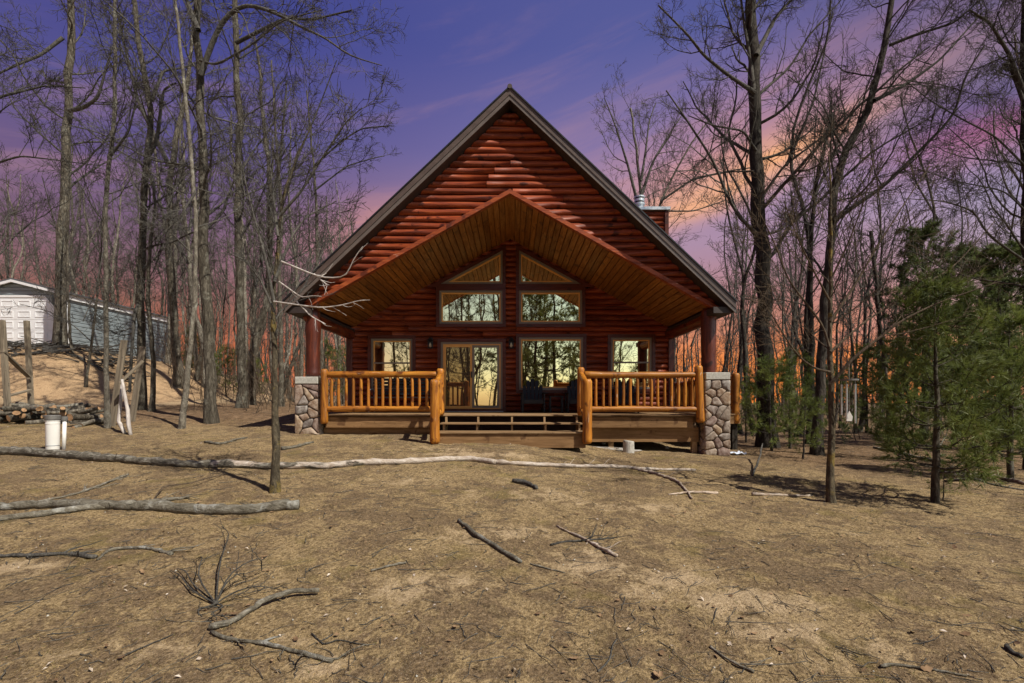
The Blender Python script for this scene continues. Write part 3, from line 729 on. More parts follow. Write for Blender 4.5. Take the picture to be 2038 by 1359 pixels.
def lantern(x, z):
    y = YW - .11; b = MB().bevbox(x - .055, x + .055, y + .0, y + .03, z - .10, z + .13, .008)
    b.box(x - .012, x + .012, y - .09, y, z + .10, z + .125)
    ln = b.build('wall_lantern', M['black'], cabin)
    c = MB().add([(x - .085, y - .17, z + .02), (x + .085, y - .17, z + .02), (x + .085, y - .01, z + .02), (x - .085, y - .01, z + .02), (x - .02, y - .11, z + .12), (x + .02, y - .11, z + .12), (x + .02, y - .07, z + .12), (x - .02, y - .07, z + .12)],
                 [(3, 2, 1, 0), (4, 5, 6, 7), (0, 1, 5, 4), (1, 2, 6, 5), (2, 3, 7, 6), (3, 0, 4, 7)])
    for dx in (-.06, .06):
        for dy in (-.15, -.03): c.box(x + dx - .008, x + dx + .008, y + dy - .008, y + dy + .008, z - .19, z + .02)
    c.box(x - .07, x + .07, y - .16, y - .02, z - .205, z - .19); c.build('lantern_cage', M['black'], ln)
    MB().tube([(x, y - .09, z - .17), (x, y - .09, z - .12), (x, y - .09, z - .04)], [.025, .04, .018], 10).build('bulb', M['bulb'], ln, smooth=True)
lantern(-2.40, 3.28); lantern(-.022, 3.28)

# ---------------------------------------------------------------- porch furniture
def adirondack(x, y, rz, label):
    t = thing('adirondack_chair', (x, y, DECK + .002), label, 'chair', 'black porch chairs')
    def part(nm, mb): mb.build(nm, M['chair'], t, local=True)
    t.rotation_euler = (0, 0, rz)
    for i in range(5): part('seat_slat', MB().bevbox(-.27, .27, -.30 + i * .10, -.21 + i * .10, .355 - i * .022, .378 - i * .022, .005))
    part('seat_front', MB().bevbox(-.27, .27, -.325, -.303, .25, .36, .005))
    for i in range(5):
        u = (i - 2) * .108; top = .98 - .05 * (i - 2) ** 2; w = .048; V = []
        for z, ww in ((.27, w), (top - .05, w * 1.08), (top - .015, w * .8), (top, w * .3)):
            yy = .16 + (z - .27) * .36; fan = 1 + (z - .27) * .22
            V += [(u * fan - ww, yy, z), (u * fan + ww, yy, z), (u * fan + ww, yy + .022, z), (u * fan - ww, yy + .022, z)]
        fs = [(3, 2, 1, 0), (12, 13, 14, 15)] + [(4 * r + k, 4 * r + (k + 1) % 4, 4 * r + 4 + (k + 1) % 4, 4 * r + 4 + k) for r in range(3) for k in range(4)]
        part('back_slat', MB().add(V, fs))
    part('back_rail', MB().bevbox(-.28, .28, .30, .33, .57, .63, .005))
    for s in (-1, 1):
        part('armrest', MB().bevbox(s * .34 - .07, s * .34 + .07, -.38, .38, .54, .565, .008))
        part('leg', MB().bevbox(s * .30 - .02, s * .30 + .02, -.34, -.25, 0, .54, .005))
        part('leg', MB().prism([(s * .30 - .018, 0), (s * .30 + .018, 0), (s * .30 + .018, .10), (s * .30 - .018, .10)], .35, .45))
        part('side_rail', MB().add([(s * .275, -.30, .26), (s * .255, -.30, .26), (s * .255, .45, .02), (s * .275, .45, .02), (s * .275, -.30, .35), (s * .255, -.30, .35), (s * .255, .45, .12), (s * .275, .45, .12)],
                                    [(0, 1, 2, 3), (4, 7, 6, 5), (0, 4, 5, 1), (1, 5, 6, 2), (2, 6, 7, 3), (3, 7, 4, 0)]))
        part('arm_post', MB().bevbox(s * .33 - .02, s * .33 + .02, .30, .36, .05, .54, .005))
    return t
adirondack(.60, 13.35, 0, 'black adirondack chair standing beside the sliding door under the big window')
adirondack(1.88, 13.35, -.05, 'black adirondack chair partly hidden by the right stair post')
adirondack(3.22, 13.30, -.1, 'black adirondack chair in front of the small right window')
def side_table(x, y):
    t = thing('side_table', (x, y, DECK + .002), 'small black side table between the two chairs under the big window', 'table')
    MB().bevbox(-.20, .20, -.20, .20, .44, .47, .006).build('table_top', M['chair'], t, local=True)
    for a in (-1, 1):
        for c in (-1, 1): MB().bevbox(a * .17 - .02, a * .17 + .02, c * .17 - .02, c * .17 + .02, 0, .44, .004).build('leg', M['chair'], t, local=True)
    MB().bevbox(-.17, .17, -.17, .17, .12, .14, .004).build('shelf', M['chair'], t, local=True)
side_table(1.25, 13.35)
def bench(x, y):
    t = thing('porch_bench', (x, y, DECK + .002), 'dark slatted porch bench behind the left railing', 'bench')
    for i in range(5): MB().bevbox(-.95, .95, .26 + i * .012, .285 + i * .012, .50 + i * .098, .575 + i * .098, .005).build('back_slat', M['chair'], t, local=True)
    for i in range(5): MB().bevbox(-.95, .95, -.30 + i * .105, -.21 + i * .105, .41, .435, .005).build('seat_slat', M['chair'], t, local=True)
    for s in (-1, 1):
        MB().tube([(s * .90, -.28, 0), (s * .90, -.28, .62), (s * .90, .0, .66), (s * .90, .26, .62)], [.022] * 4, 8).build('arm_frame', M['steel'], t, smooth=True, local=True)
        MB().tube([(s * .90, .25, 0), (s * .90, .27, .45), (s * .90, .335, 1.0)], [.022] * 3, 8).build('back_leg', M['steel'], t, smooth=True, local=True)
bench(-2.95, 12.9)

# ---------------------------------------------------------------- steel garage on the bank
def build_garage():
    xr, xc, y0, y1, zb, ze, zr = -21.8, -24.25, 23.0, 30.4, 3.95, 6.88, 7.50; xl = 2 * xc - xr
    g = thing('garage', (xc, y0, zb), 'blue-grey steel garage with white roll-up door on the sand bank', 'garage')
    core = MB().prism([(xl + .03, zb), (xr - .03, zb), (xr - .03, ze), (xc, zr - .05), (xl + .03, ze)], y0 + .03, y1 - .03).build('wall', M['gsiding'], g)
    h = .183
    me = MB().add([(0, 0, 0), (0, 0, h - .022), (0, 0, h - .012), (0, 0, h), (y1 - y0, 0, 0), (y1 - y0, 0, h - .022), (y1 - y0, 0, h - .012), (y1 - y0, 0, h)], []).mesh('x')
    def strip(w): return MB().add([(0, .02, 0), (w, .02, 0), (w, -.028, .02), (0, -.028, .02), (0, -.028, h - .03), (w, -.028, h - .03), (0, .0, h), (w, .0, h)], [(0, 1, 2, 3), (3, 2, 5, 4), (4, 5, 7, 6)]).mesh('siding_strip')
    side = strip(y1 - y0 - .02); k = 0
    z = zb + .06
    while z + h < ze: put('siding_strip', side, M['gsiding'], core, (xr, y0 + .01, z), (0, 0, math.pi / 2)); put('siding_strip', side, M['gsiding'], core, (xl, y1 - .01, z), (0, 0, -math.pi / 2)); z += h
    z = zb + .06; fr = {}
    def front(xa, xb, z):
        w = round(xb - xa, 2)
        if w < .1: return
        if w not in fr: fr[w] = strip(w)
        put('siding_strip', fr[w], M['gsiding'], core, (xa, y0, z))
    dw, dt = 1.80, 6.62
    while z + h < zr - .06:
        if z < dt: front(xl + .02, xc - dw - .05, z); front(xc + dw + .05, xr - .02, z)
        else:
            half = (xr - xc) if z + h < ze else (xr - xc) * (zr - .05 - z - h) / (zr - .05 - ze); front(xc - half + .02, xc + half - .02, z)
        z += h
    for s in (-1, 1):
        e = xr - xc + .22; r = .9 / (xr - xc)
        MB().prism([(xc, zr + .02), (xc + s * e, zr + .02 - e * .253), (xc + s * e, zr - .06 - e * .253), (xc, zr - .06)][::-s], y0 - .25, y1 + .2).build('roof', M['groof'], g)
        MB().prism([(xc, zr - .06), (xc + s * e, zr - .06 - e * .253), (xc + s * e, zr - .18 - e * .253), (xc, zr - .18)][::-s], y0 - .27, y0 - .20).build('rake_trim', M['gwhite'], g)
        x = xc + s * (e - .16); MB().box(x - .05, x + .05, y0 - .1, y1, zr - .30 - e * .253, zr - .06 - (e - .16) * .253 - .012).build('eave_trim', M['gwhite'], g)
        xe = xc + s * (xr - xc)
        for y in (y0, y1): MB().bevbox(xe - .07, xe + .07, y - .07, y + .07, zb, ze - .02, .01).build('corner_trim', M['gwhite'], g)
    for s in (-1, 1):
        MB().box(*sorted((xc + s * dw, xc + s * (dw + .09))), y0 - .07, y0 + .02, zb, dt - .45).build('jamb', M['gwhite'], g)
        MB().prism([(xc + s * dw, dt - .45), (xc + s * (dw + .09), dt - .45), (xc + s * (dw - .40), dt + .10), (xc + s * (dw - .49), dt + .10)][::s], y0 - .072, y0 + .02).build('corner_jamb', M['gwhite'], g)
        MB().prism([(xc + s * dw, dt - .44), (xc + s * (dw - .47), dt + .09), (xc + s * dw, dt + .09)][::-s], y0 - .062, y0 + .01).build('corner_siding', M['gsiding'], g)
    MB().box(xc - dw + .45, xc + dw - .45, y0 - .074, y0 + .02, dt, dt + .10).build('header', M['gwhite'], g)
    door = MB().box(xc - dw, xc + dw, y0 - .02, y0 + .02, zb, dt).build('door', M['gwhite'], g)
    sec = MB().bevbox(-dw + .01, dw - .01, -.03, .0, 0, .505, .008).mesh('door_section'); pan = MB().ring(rect(-.30, .30, 0, .30), .035, -.016, 0).mesh('raised_panel')
    for i in range(5):
        put('door_section', sec, M['gwhite'], door, (xc, y0 - .022, zb + .04 + i * .515))
        for k in range(4): put('raised_panel', pan, M['gwhite'], door, (xc - 1.26 + k * .84, y0 - .053, zb + .15 + i * .515))
    MB().box(xl + .05, xr + .035, y0 + .02, y1 - .02, zb - .9, zb + .05).build('base_board', M['orange'], g)
    MB().box(xr + .03, xr + .06, y0 + .1, y1, zb - .9, zb + .05).build('base_board', M['orange'], g)
build_garage()

# ---------------------------------------------------------------- yard objects
def build_bucket():
    b = G(105, 896); t = thing('white_bucket', b, 'tall white bucket with grey lid behind the lichened fallen log', 'bucket')
    s = b.y / F; r = 11.0 * s; h = 66 * s
    MB().tube([(0, 0, 0), (0, 0, .02), (0, 0, h * .86), (0, 0, h * .9)], [r * .93, r * .96, r, r], 24).build('bucket_body', M['white'], t, smooth=True, local=True)
    for z in (.80, .88): MB().tube([(0, 0, h * z), (0, 0, h * z + .012)], [r * 1.045, r * 1.045], 24).build('rib', M['white'], t, local=True)
    MB().tube([(0, 0, h * .91), (0, 0, h * .93), (0, 0, h * 1.04), (0, 0, h * 1.06)], [r * 1.08, r * 1.13, r * 1.13, r * 1.02], 24).build('lid', M['greycap'], t, local=True)
    MB().tube([(0, 0, h * .14), (.0, 0, h * .155)], [r * 1.0, r * 1.0], 24).build('blue_band', M['steel'], t, local=True)
    p = G(127, 896); t2 = thing('white_pipe', p, 'narrow white plastic pipe with grey cap standing against the white bucket', 'pipe')
    MB().tube([(0, 0, -.05), (.015, 0, h * .9)], [3.2 * s, 3.2 * s], 14).build('pipe_body', M['white'], t2, smooth=True, local=True)
    MB().tube([(.015, 0, h * .9), (.016, 0, h * 1.02)], [5.0 * s, 5.0 * s], 14).build('pipe_cap', M['greycap'], t2, local=True)
build_bucket()
def build_concrete():
    b = G(1251, 900); s = b.y / F; r = 11 * s; V = MB()
    V.tube([(b.x, b.y, b.z - .05), (b.x, b.y, b.z + .02), (b.x, b.y, b.z + 21 * s), (b.x + .003, b.y, b.z + 23 * s)], [r * 1.03, r * 1.02, r * .98, r * .92], 20)
    tag(V.build('concrete_cylinder', M['concrete'], smooth=False), 'small pale concrete cylinder standing on the ground right of the steps', 'concrete block')
    pts = []; c = G(1205, 893)
    for i in range(70):
        a = i * .33; rr = .22 + .10 * math.sin(i * .21); x = c.x + .75 * (i / 70) + rr * math.cos(a) * 1.3; y = c.y + rr * math.sin(a) * .55; pts.append((x, y, gz(x, y) + .015 + .012 * math.sin(i * .7)))
    tag(MB().tube(pts, [.006] * 70, 5).build('wire_coil', M['wire'], smooth=True), 'loose loops of pale wire lying around the concrete cylinder', 'wire')
    for (px, py, lab) in ((1201, 884, 'fist-sized pale stone lying left of the wire loops'), (1328, 893, 'fist-sized pale stone lying right of the concrete cylinder')):
        q = G(px, py); r = np.random.default_rng(px); k = 10; V = []
        me = MB().tube([(q.x - .05, q.y, q.z + .02), (q.x - .03, q.y, q.z + .025), (q.x, q.y, q.z + .03), (q.x + .035, q.y, q.z + .025), (q.x + .055, q.y, q.z + .02)], [.012, .035, .043, .034, .010], 9)
        tag(me.build('loose_stone', M['concrete'], smooth=True), lab, 'stone')
    q = G(1466, 905); r = np.random.default_rng(5); n = 7
    V = [(q.x + (i / (n - 1) - .5) * .36, q.y + (j / (n - 1) - .5) * .26, q.z + .02 + .035 * abs(r.standard_normal())) for j in range(n) for i in range(n)]
    tag(MB().add(V, [(j * n + i, j * n + i + 1, j * n + n + i + 1, j * n + n + i) for j in range(n - 1) for i in range(n - 1)]).build('plastic_scrap', plain('pale_plastic', (.55, .60, .70), .3)),
        'crumpled pale blue plastic scrap at the foot of the right stone pier', 'scrap')
build_concrete()

def plank_between(name, p0, p1, w, t, mat, parent=None, roll=0.0):
    """sawn board from p0 to p1 (world points), local z along the board"""
    p0, p1 = Vector(p0), Vector(p1); d = p1 - p0; L = d.length
    me = MB().bevbox(-w / 2, w / 2, -t / 2, t / 2, 0, L, .006).mesh(name)
    o = put(name, me, mat, None); q = d.to_track_quat('Z', 'Y')
    mw = Matrix.Translation(p0) @ q.to_matrix().to_4x4() @ Matrix.Rotation(roll, 4, 'Z')
    if parent is not None: o.parent = parent; o.matrix_parent_inverse = Matrix.Translation(-Vector(parent.location))
    o.matrix_basis = mw; return o
def build_frame_posts():
    Y = 12.2; a, b = at_ground(18, Y), at_ground(64, Y + .8)
    t = thing('timber_frame', a, 'grey timber frame of two posts with braces at the left edge', 'timber frame')
    plank_between('post', a - Vector((0, 0, .2)), P(4, 637, Y), .105, .10, M['oldwood'], t)
    plank_between('post', b - Vector((0, 0, .2)), P(53, 638, Y + .8), .10, .10, M['oldwood'], t)
    plank_between('brace', P(5, 700, Y - .05), P(58, 750, Y + .70), .13, .05, M['oldwood'], t, .0)
    plank_between('brace', P(8, 790, Y - .05), P(60, 776, Y + .70), .10, .05, M['oldwood'], t, .0)
    Y = 11.6
    bd = [((222, 843), (247, 677), .16, .05, 'tall grey board leaning beside the pale thin trunk', 11.5), ((238, 762), (285, 718), .13, .05, None, 11.3), ((262, 800), (284, 690), .16, .05, 'wide grey board leaning behind the bleached branches', 12.4)]
    for p0, p1, w, th, lab, Y in bd:
        if lab is None: lab = 'short grey board slanting across the top of the leaning boards'
        q = P(p0[0], p0[1], Y); g = gz(q.x, q.y)
        if p0[1] > 790: q = Vector((q.x, q.y, g - .03))
        tag(plank_between('leaning_board', q, P(p1[0], p1[1], Y + .25), w, th, M['oldwood'], None, .3), lab, 'board')
    for pts, lab in (([(248, 863), (240, 845), (236, 838), (240, 800), (243, 765)], 'bleached bent branch propped upright left of its twin'), ([(260, 866), (256, 845), (254, 815), (247, 780), (243, 755)], 'bleached bent branch propped upright right of its twin')):
        q = G(*pts[0]); W = [q] + [P(a, b, q.y + .05 * i) for i, (a, b) in enumerate(pts[1:], 1)]
        tag(MB().tube([tuple(v) for v in W], [.038, .042, .038, .034, .026], 8).build('propped_branch', M['driftwood'], smooth=True), lab, 'branch')
build_frame_posts()

# ---------------------------------------------------------------- sticks, fallen logs, firewood
def resample(pts, n, smooth=2):
    pts = np.array(pts, float); d = np.concatenate([[0], np.cumsum(np.linalg.norm(np.diff(pts, axis=0), axis=1))]); t = np.linspace(0, d[-1], n)
    q = np.stack([np.interp(t, d, pts[:, k]) for k in range(pts.shape[1])], 1)
    for _ in range(smooth): q[1:-1] = q[1:-1] * .5 + (q[:-2] + q[2:]) * .25
    return q
def stick(name, label, cat, pts, w0, w1, mat, n=None, sides=7, knots=.12, lift=None, twigs=0, seed=1, group=None):
    """branch lying on the ground along photo pixels; w0,w1 widths in photo pixels"""
    r = np.random.default_rng(seed); W = np.array([tuple(G(*p)) for p in pts]); n = n or max(6, len(pts) * 4); q = resample(W, n, 1)
    px = np.linspace(w0, w1, n) * .5; R = px / F * q[:, 1]; R = R * (1 + knots * r.standard_normal(n))
    q[:, 2] = ground(q[:, 0], q[:, 1]) + R * .75 + .004
    if lift is not None: q[:, 2] += np.interp(np.linspace(0, 1, n), np.linspace(0, 1, len(lift)), lift)
    q[:, :2] += r.standard_normal((n, 2)) * R[:, None] * .25
    gr = [(q[None], R[None], sides)]
    if twigs:
        tp, tr = [], []
        for k in range(twigs):
            i = int(r.integers(int(n * .25), n - 1)); d = norm(q[min(i + 1, n - 1)] - q[i - 1]); a = r.uniform(.5, 1.0) * r.choice([-1, 1]); dd = np.array([d[0] * math.cos(a) - d[1] * math.sin(a), d[0] * math.sin(a) + d[1] * math.cos(a), r.uniform(-.1, .5)])
            L = r.uniform(.1, .35); p = q[i] + np.linspace(0, L, 5)[:, None] * dd + r.standard_normal((5, 3)) * .008; p[:, 2] = np.maximum(p[:, 2], ground(p[:, 0], p[:, 1]) + .004)
            tp.append(p); tr.append(np.linspace(min(R[i] * .6, .008), .0025, 5))
        gr.append((np.array(tp), np.array(tr), 4))
    v, f = tubes(gr); caps = [np.arange(sides)[::-1][None], np.arange((n - 1) * sides, n * sides)[None]]
    return tag(put(name, mesh_np(name, v, [f] + caps), mat), label, cat, group)
S = stick
def peel_mat():
    m, b, bs = mat_base('half_peeled_trunk'); g = b.new('ShaderNodeNewGeometry').outputs['Position']; sx = b.new('ShaderNodeSeparateXYZ'); b.l.new(g, sx.inputs[0])
    n1 = b.noise(b.vm('MULTIPLY', g, (3, 8, 8)), 2.5, 6, .7, .6); n2 = b.noise(b.vm('MULTIPLY', g, (1.2, 4, 4)), 1.6, 4, .6, .5)
    bk = b.ramp(n1, [(.32, (.04, .034, .026)), (.5, (.13, .115, .09)), (.66, (.30, .285, .24))]); pale = b.ramp(n1, [(.3, (.24, .17, .12)), (.5, (.46, .39, .32)), (.7, (.62, .57, .51))])
    f = b.m('ADD', b.m('MULTIPLY', sx.outputs[0], .11), b.m('MULTIPLY', n2, 1.3))
    b.l.new(b.mix(b.rng(f, .22, .30), bk, pale), bs.inputs['Base Color']); bs.inputs['Roughness'].default_value = .85; bs.inputs['Specular IOR Level'].default_value = .2; bump(b, bs, b.m('ADD', n1, b.m('MULTIPLY', b.rng(f, .22, .30), -.5)), 1.0, .03); return m
M['peel'] = peel_mat()
S('fallen_log', 'long fallen trunk, bark-covered at left and bleached to the right, lying across the yard', 'log',
  [(-420, 893), (-60, 902), (60, 906), (130, 911), (250, 921), (350, 929), (450, 930), (560, 933), (660, 932), (720, 926), (830, 922), (940, 917), (990, 925)], 23, 11, M['peel'], 90, 12, .10, twigs=12, seed=5)
S('fallen_branch', 'thin bleached top of the fallen trunk reaching right below the concrete cylinder', 'branch', [(985, 924), (1060, 928), (1110, 930), (1200, 931), (1300, 936), (1385, 938)], 9, 5, M['peel'], 30, 8, .10, twigs=7, seed=6)
S('fallen_log', 'grey lichened log with a broken end, in front of the thin tree at left', 'log',
  [(-380, 1022), (-60, 1016), (80, 1012), (180, 1011), (260, 1014), (330, 1017), (420, 1024), (480, 1023), (530, 1020), (565, 1015), (594, 1013)], 15, 22, M['log_grey'], 70, 12, .09, twigs=9, seed=7)
S('fallen_branch', 'grey fork of the lichened log running off the left edge', 'branch', [(-260, 1070), (-40, 1042), (40, 1034), (110, 1024), (175, 1015), (230, 1013)], 11, 13, M['log_grey'], 16, 8, .05, seed=8)
S('ground_branch', 'dark crooked branch at the left edge with a broken pale end', 'branch', [(-20, 1112), (60, 1110), (135, 1106), (190, 1113)], 7, 8, M['twig'], seed=9, twigs=6)
S('ground_branch', 'short curved grey branch right of the crooked dark branch', 'branch', [(195, 1116), (215, 1099), (245, 1094), (290, 1093), (318, 1099), (341, 1107)], 5, 8, M['log_grey'], seed=10, twigs=3)
S('ground_branch', 'thick pale branch bent upward to the right, in the lower left foreground', 'branch', [(420, 1254), (455, 1246), (485, 1228), (540, 1200), (590, 1188), (634, 1185)], 12, 9, M['log_grey'], seed=11, lift=[0, 0, .02, .03, .02])
S('ground_branch', 'slender lichened branch sloping down right below the thick pale branch', 'branch', [(420, 1262), (450, 1276), (520, 1286), (585, 1300), (660, 1322)], 7, 9, M['log_grey'], seed=12, twigs=7)
S('ground_branch', 'straight grey stick lying diagonally in the middle of the yard', 'stick', [(914, 1040), (938, 1062), (985, 1091), (1036, 1122)], 8, 9, M['log_grey'], seed=13)
S('ground_branch', 'thin pale stick sloping right, right of the straight grey stick', 'stick', [(1109, 1049), (1160, 1074), (1195, 1093), (1228, 1111)], 4, 7, M['log_pale'], seed=14, twigs=2)
S('ground_branch', 'dark twiggy branch crossing under the thin pale stick', 'branch', [(1095, 1088), (1130, 1080), (1165, 1078), (1224, 1072)], 5, 2, M['twig'], seed=15, twigs=8)
S('ground_branch', 'dark chunk of bark-covered branch below the bleached trunk', 'branch', [(1020, 961), (1045, 963), (1070, 975)], 9, 8, M['twig'], seed=16)
S('ground_branch', 'short white stick lying left of the right-hand sapling', 'stick', [(1500, 987), (1545, 987), (1612, 988)], 7, 4, M['log_pale'], seed=17)
S('ground_branch', 'forked white branch trailing down from the bleached tip', 'branch', [(1250, 932), (1300, 943), (1350, 960), (1365, 978), (1377, 994)], 6, 4, M['log_pale'], seed=18, twigs=4)
S('ground_branch', 'short pale stick between the forked white branch and the sapling', 'stick', [(1330, 986), (1375, 981), (1428, 984)], 3, 6, M['log_pale'], seed=19)
S('ground_branch', 'curved pale stick at the bottom right corner', 'stick', [(1752, 1332), (1785, 1326), (1850, 1334), (1925, 1350)], 6, 4, M['log_grey'], seed=20)
S('ground_branch', 'dark bent stick near the bottom edge right of centre', 'stick', [(1413, 1290), (1440, 1310), (1470, 1328), (1502, 1342)], 5, 6, M['log_grey'], seed=21, twigs=2)
S('ground_branch', 'grey stick lying just behind the lichened log', 'stick', [(272, 1003), (320, 999), (378, 992)], 8, 6, M['log_grey'], seed=22, twigs=2)
S('ground_branch', 'long thin grey branch between the two fallen logs at left', 'branch', [(70, 1003), (140, 988), (200, 968), (256, 946)], 5, 4, M['log_grey'], seed=23, twigs=6)
S('ground_branch', 'thin dark branch arching over the shadow of the left sapling', 'branch', [(300, 1005), (325, 975), (380, 972), (450, 943)], 3, 2, M['twig_warm'], seed=24, twigs=4, lift=[0, .05, .06, 0])
S('ground_branch', 'slender twig lying left of the straight grey stick', 'stick', [(738, 1138), (770, 1131), (808, 1122)], 3, 4, M['log_grey'], seed=25)
S('ground_branch', 'thin twig continuing right below the straight grey stick', 'stick', [(1055, 1125), (1085, 1132), (1125, 1143)], 4, 2, M['log_grey'], seed=26)
S('ground_branch', 'dark curved twig near the bottom edge left of the bent stick', 'stick', [(1190, 1340), (1215, 1315), (1218, 1290), (1228, 1275)], 4, 3, M['twig'], seed=27)
S('ground_branch', 'forked twig right of the slender lichened branch', 'stick', [(620, 1265), (645, 1290), (670, 1275), (735, 1288)], 3, 2, M['twig'], seed=28, twigs=2)
S('ground_branch', 'thin broken branch across the lower left corner', 'branch', [(235, 1315), (290, 1288), (345, 1268)], 3, 2, M['twig'], seed=29)
S('ground_branch', 'lichened stick lying below the left stone pier', 'stick', [(560, 896), (595, 890), (624, 882)], 7, 4, M['log_grey'], seed=30)
S('ground_branch', 'pale curved stick on the leafy ground left of the stone pier', 'stick', [(408, 882), (440, 886), (470, 876), (492, 872)], 6, 3, M['log_grey'], seed=31, twigs=2)
S('fallen_branch', 'long pale fallen branch lying under the pines at right', 'branch', [(1868, 945), (1920, 949), (1985, 950), (2060, 972)], 8, 6, M['log_pale'], seed=32, twigs=8)
S('fallen_branch', 'grey fallen branch behind the young pine trunk', 'branch', [(1740, 893), (1790, 902), (1840, 915), (1880, 922)], 5, 6, M['log_grey'], seed=33, twigs=9)
S('fallen_branch', 'dark fallen branch with raised twigs right of the young pine', 'branch', [(1880, 960), (1930, 968), (1975, 980), (2050, 985)], 5, 3, M['twig'], seed=34, twigs=12, lift=[0, .12, .1, .05])
S('ground_branch', 'thin upright-leaning stick in front of the big dark trunk at right', 'stick', [(1497, 948), (1510, 930), (1518, 915)], 4, 3, M['twig'], seed=35, lift=[0, .14, .34])
S('ground_branch', 'dark stick on the shaded ground at the right edge', 'stick', [(2000, 1292), (2015, 1305), (2036, 1312)], 10, 8, M['twig'], seed=36)
def twig_cluster():
    r = np.random.default_rng(77); c = G(430, 1205); gr_p, gr_r = [], []
    for px, py, lz in ((440, 1050, .10), (352, 1135, .05), (385, 1120, .12), (520, 1140, .16), (490, 1165, .10), (560, 1180, .06), (395, 1230, .02), (460, 1230, .03), (340, 1140, .03)):
        e = G(px, py); q = resample(np.array([tuple(c), tuple(c + (e - c) * .35 + Vector((r.normal() * .06, r.normal() * .05, lz))), tuple(c + (e - c) * .7 + Vector((r.normal() * .06, r.normal() * .05, lz * 1.2))), tuple(e)]), 10, 2); q[:, 2] += .012
        gr_p.append(q); gr_r.append(np.linspace(.007, .0025, 10))
        for k in range(4):
            i = int(r.integers(3, 9)); d = q[i] - q[i - 1]; dd = norm(d + r.standard_normal(3) * np.linalg.norm(d) * .9); p = q[i] + np.linspace(0, r.uniform(.08, .22), 10)[:, None] * dd + r.standard_normal((10, 3)) * .004; p[:, 2] = np.maximum(p[:, 2], ground(p[:, 0], p[:, 1]) + .004)
            gr_p.append(p); gr_r.append(np.linspace(.0035, .0016, 10))
    v, f = tubes([(np.array(gr_p), np.array(gr_r), 5)])
    tag(put('twiggy_branch', mesh_np('twiggy_branch', v, f), M['twig']), 'dark many-twigged branch spread on the ground above the thick pale branch', 'branch')
twig_cluster()
def firewood():
    r = random.Random(9); end = M['endgrain']; n = 0
    protos = []
    for k in range(6):
        L = .45 + .08 * k; pts, rr, sd = lumpy((-L / 2, 0, 0), (L / 2, 0, 0), .055 + .012 * (k % 3), .05, n=6, sides=9, seed=200 + k, amp=.06, bend=.03, round_end=False)
        me = MB().tube(pts, rr, sd).mesh('firewood_log', True); me.materials.append(M['bark'] if k % 3 else M['bark_pale']); me.materials.append(end)
        for p in me.polygons:
            if len(p.vertices) > 4: p.material_index = 1; p.use_smooth = False
        protos.append(me)
    for layer in range(4):
        for i in range(30 - layer * 5):
            px = r.uniform(-30 + layer * 25, 208 - layer * 20); Y = r.uniform(11.7, 12.9); q = at_ground(px, Y); rz = r.choice([r.uniform(-.9, .9), r.uniform(.6, 2.5)])
            o = put('firewood_log', r.choice(protos), None, None, (q.x, q.y, q.z + .05 + layer * .095 + r.uniform(-.02, .03)), (r.uniform(0, 6), r.uniform(-.22, .22), rz), (r.uniform(.8, 2.0), r.uniform(.7, 1.3), 1))
            tag(o, 'cut firewood log in the low heap at the foot of the sand bank', 'firewood', 'firewood heap below the sand bank'); n += 1
firewood()

# ---------------------------------------------------------------- bare trees
def grow(r, Pp, Rp, per, t0, t1, ratio, ang, n, wander, up, rk, rmin, lmin=.18, taper=.3):
    """children of branches Pp (B,n0,3): vectorised"""
    B, n0, _ = Pp.shape; L = np.linalg.norm(np.diff(Pp, axis=1), axis=2).sum(1)
    k = per; t = t0 + (t1 - t0) * (np.arange(k)[None, :] + r.random((B, k))) / k; fi = t * (n0 - 1); i0 = np.clip(fi.astype(int), 0, n0 - 2); fr = (fi - i0)[..., None]
    bi = np.arange(B)[:, None]; p = Pp[bi, i0] * (1 - fr) + Pp[bi, i0 + 1] * fr; d = norm(Pp[bi, i0 + 1] - Pp[bi, i0]); rad = Rp[bi, i0] * (1 - fr[..., 0]) + Rp[bi, i0 + 1] * fr[..., 0]
    perp = r.standard_normal(d.shape); perp = norm(perp - (perp * d).sum(-1, keepdims=True) * d); a = (ang * (1 + .35 * r.standard_normal((B, k))))[..., None]
    dr = d * np.cos(a) + perp * np.sin(a); ln = np.maximum(lmin, L[:, None] * ratio * (1.15 - .75 * t) * r.uniform(.6, 1.25, (B, k))); r0 = np.maximum(rmin, np.minimum(rad * rk, rad * .9))
    keep = (r.random((B, k)) < (L[:, None] / k) / (rmin * 17)).reshape(-1) if B > 1 else np.ones(k, bool)
    p = p.reshape(-1, 3); dr = dr.reshape(-1, 3); ln = ln.reshape(-1); r0 = r0.reshape(-1); p, dr, ln, r0 = p[keep], dr[keep], ln[keep], r0[keep]; out = np.zeros((len(p), n, 3)); out[:, 0] = p; step = (ln / (n - 1))[:, None]
    for j in range(1, n):
        dr = norm(dr + wander * r.standard_normal(dr.shape) + np.array([0, 0, up])); out[:, j] = out[:, j - 1] + dr * step
    R = r0[:, None] * (1 - (1 - taper) * np.linspace(0, 1, n)[None, :]); R = np.maximum(R, rmin * .6)
    return out, R
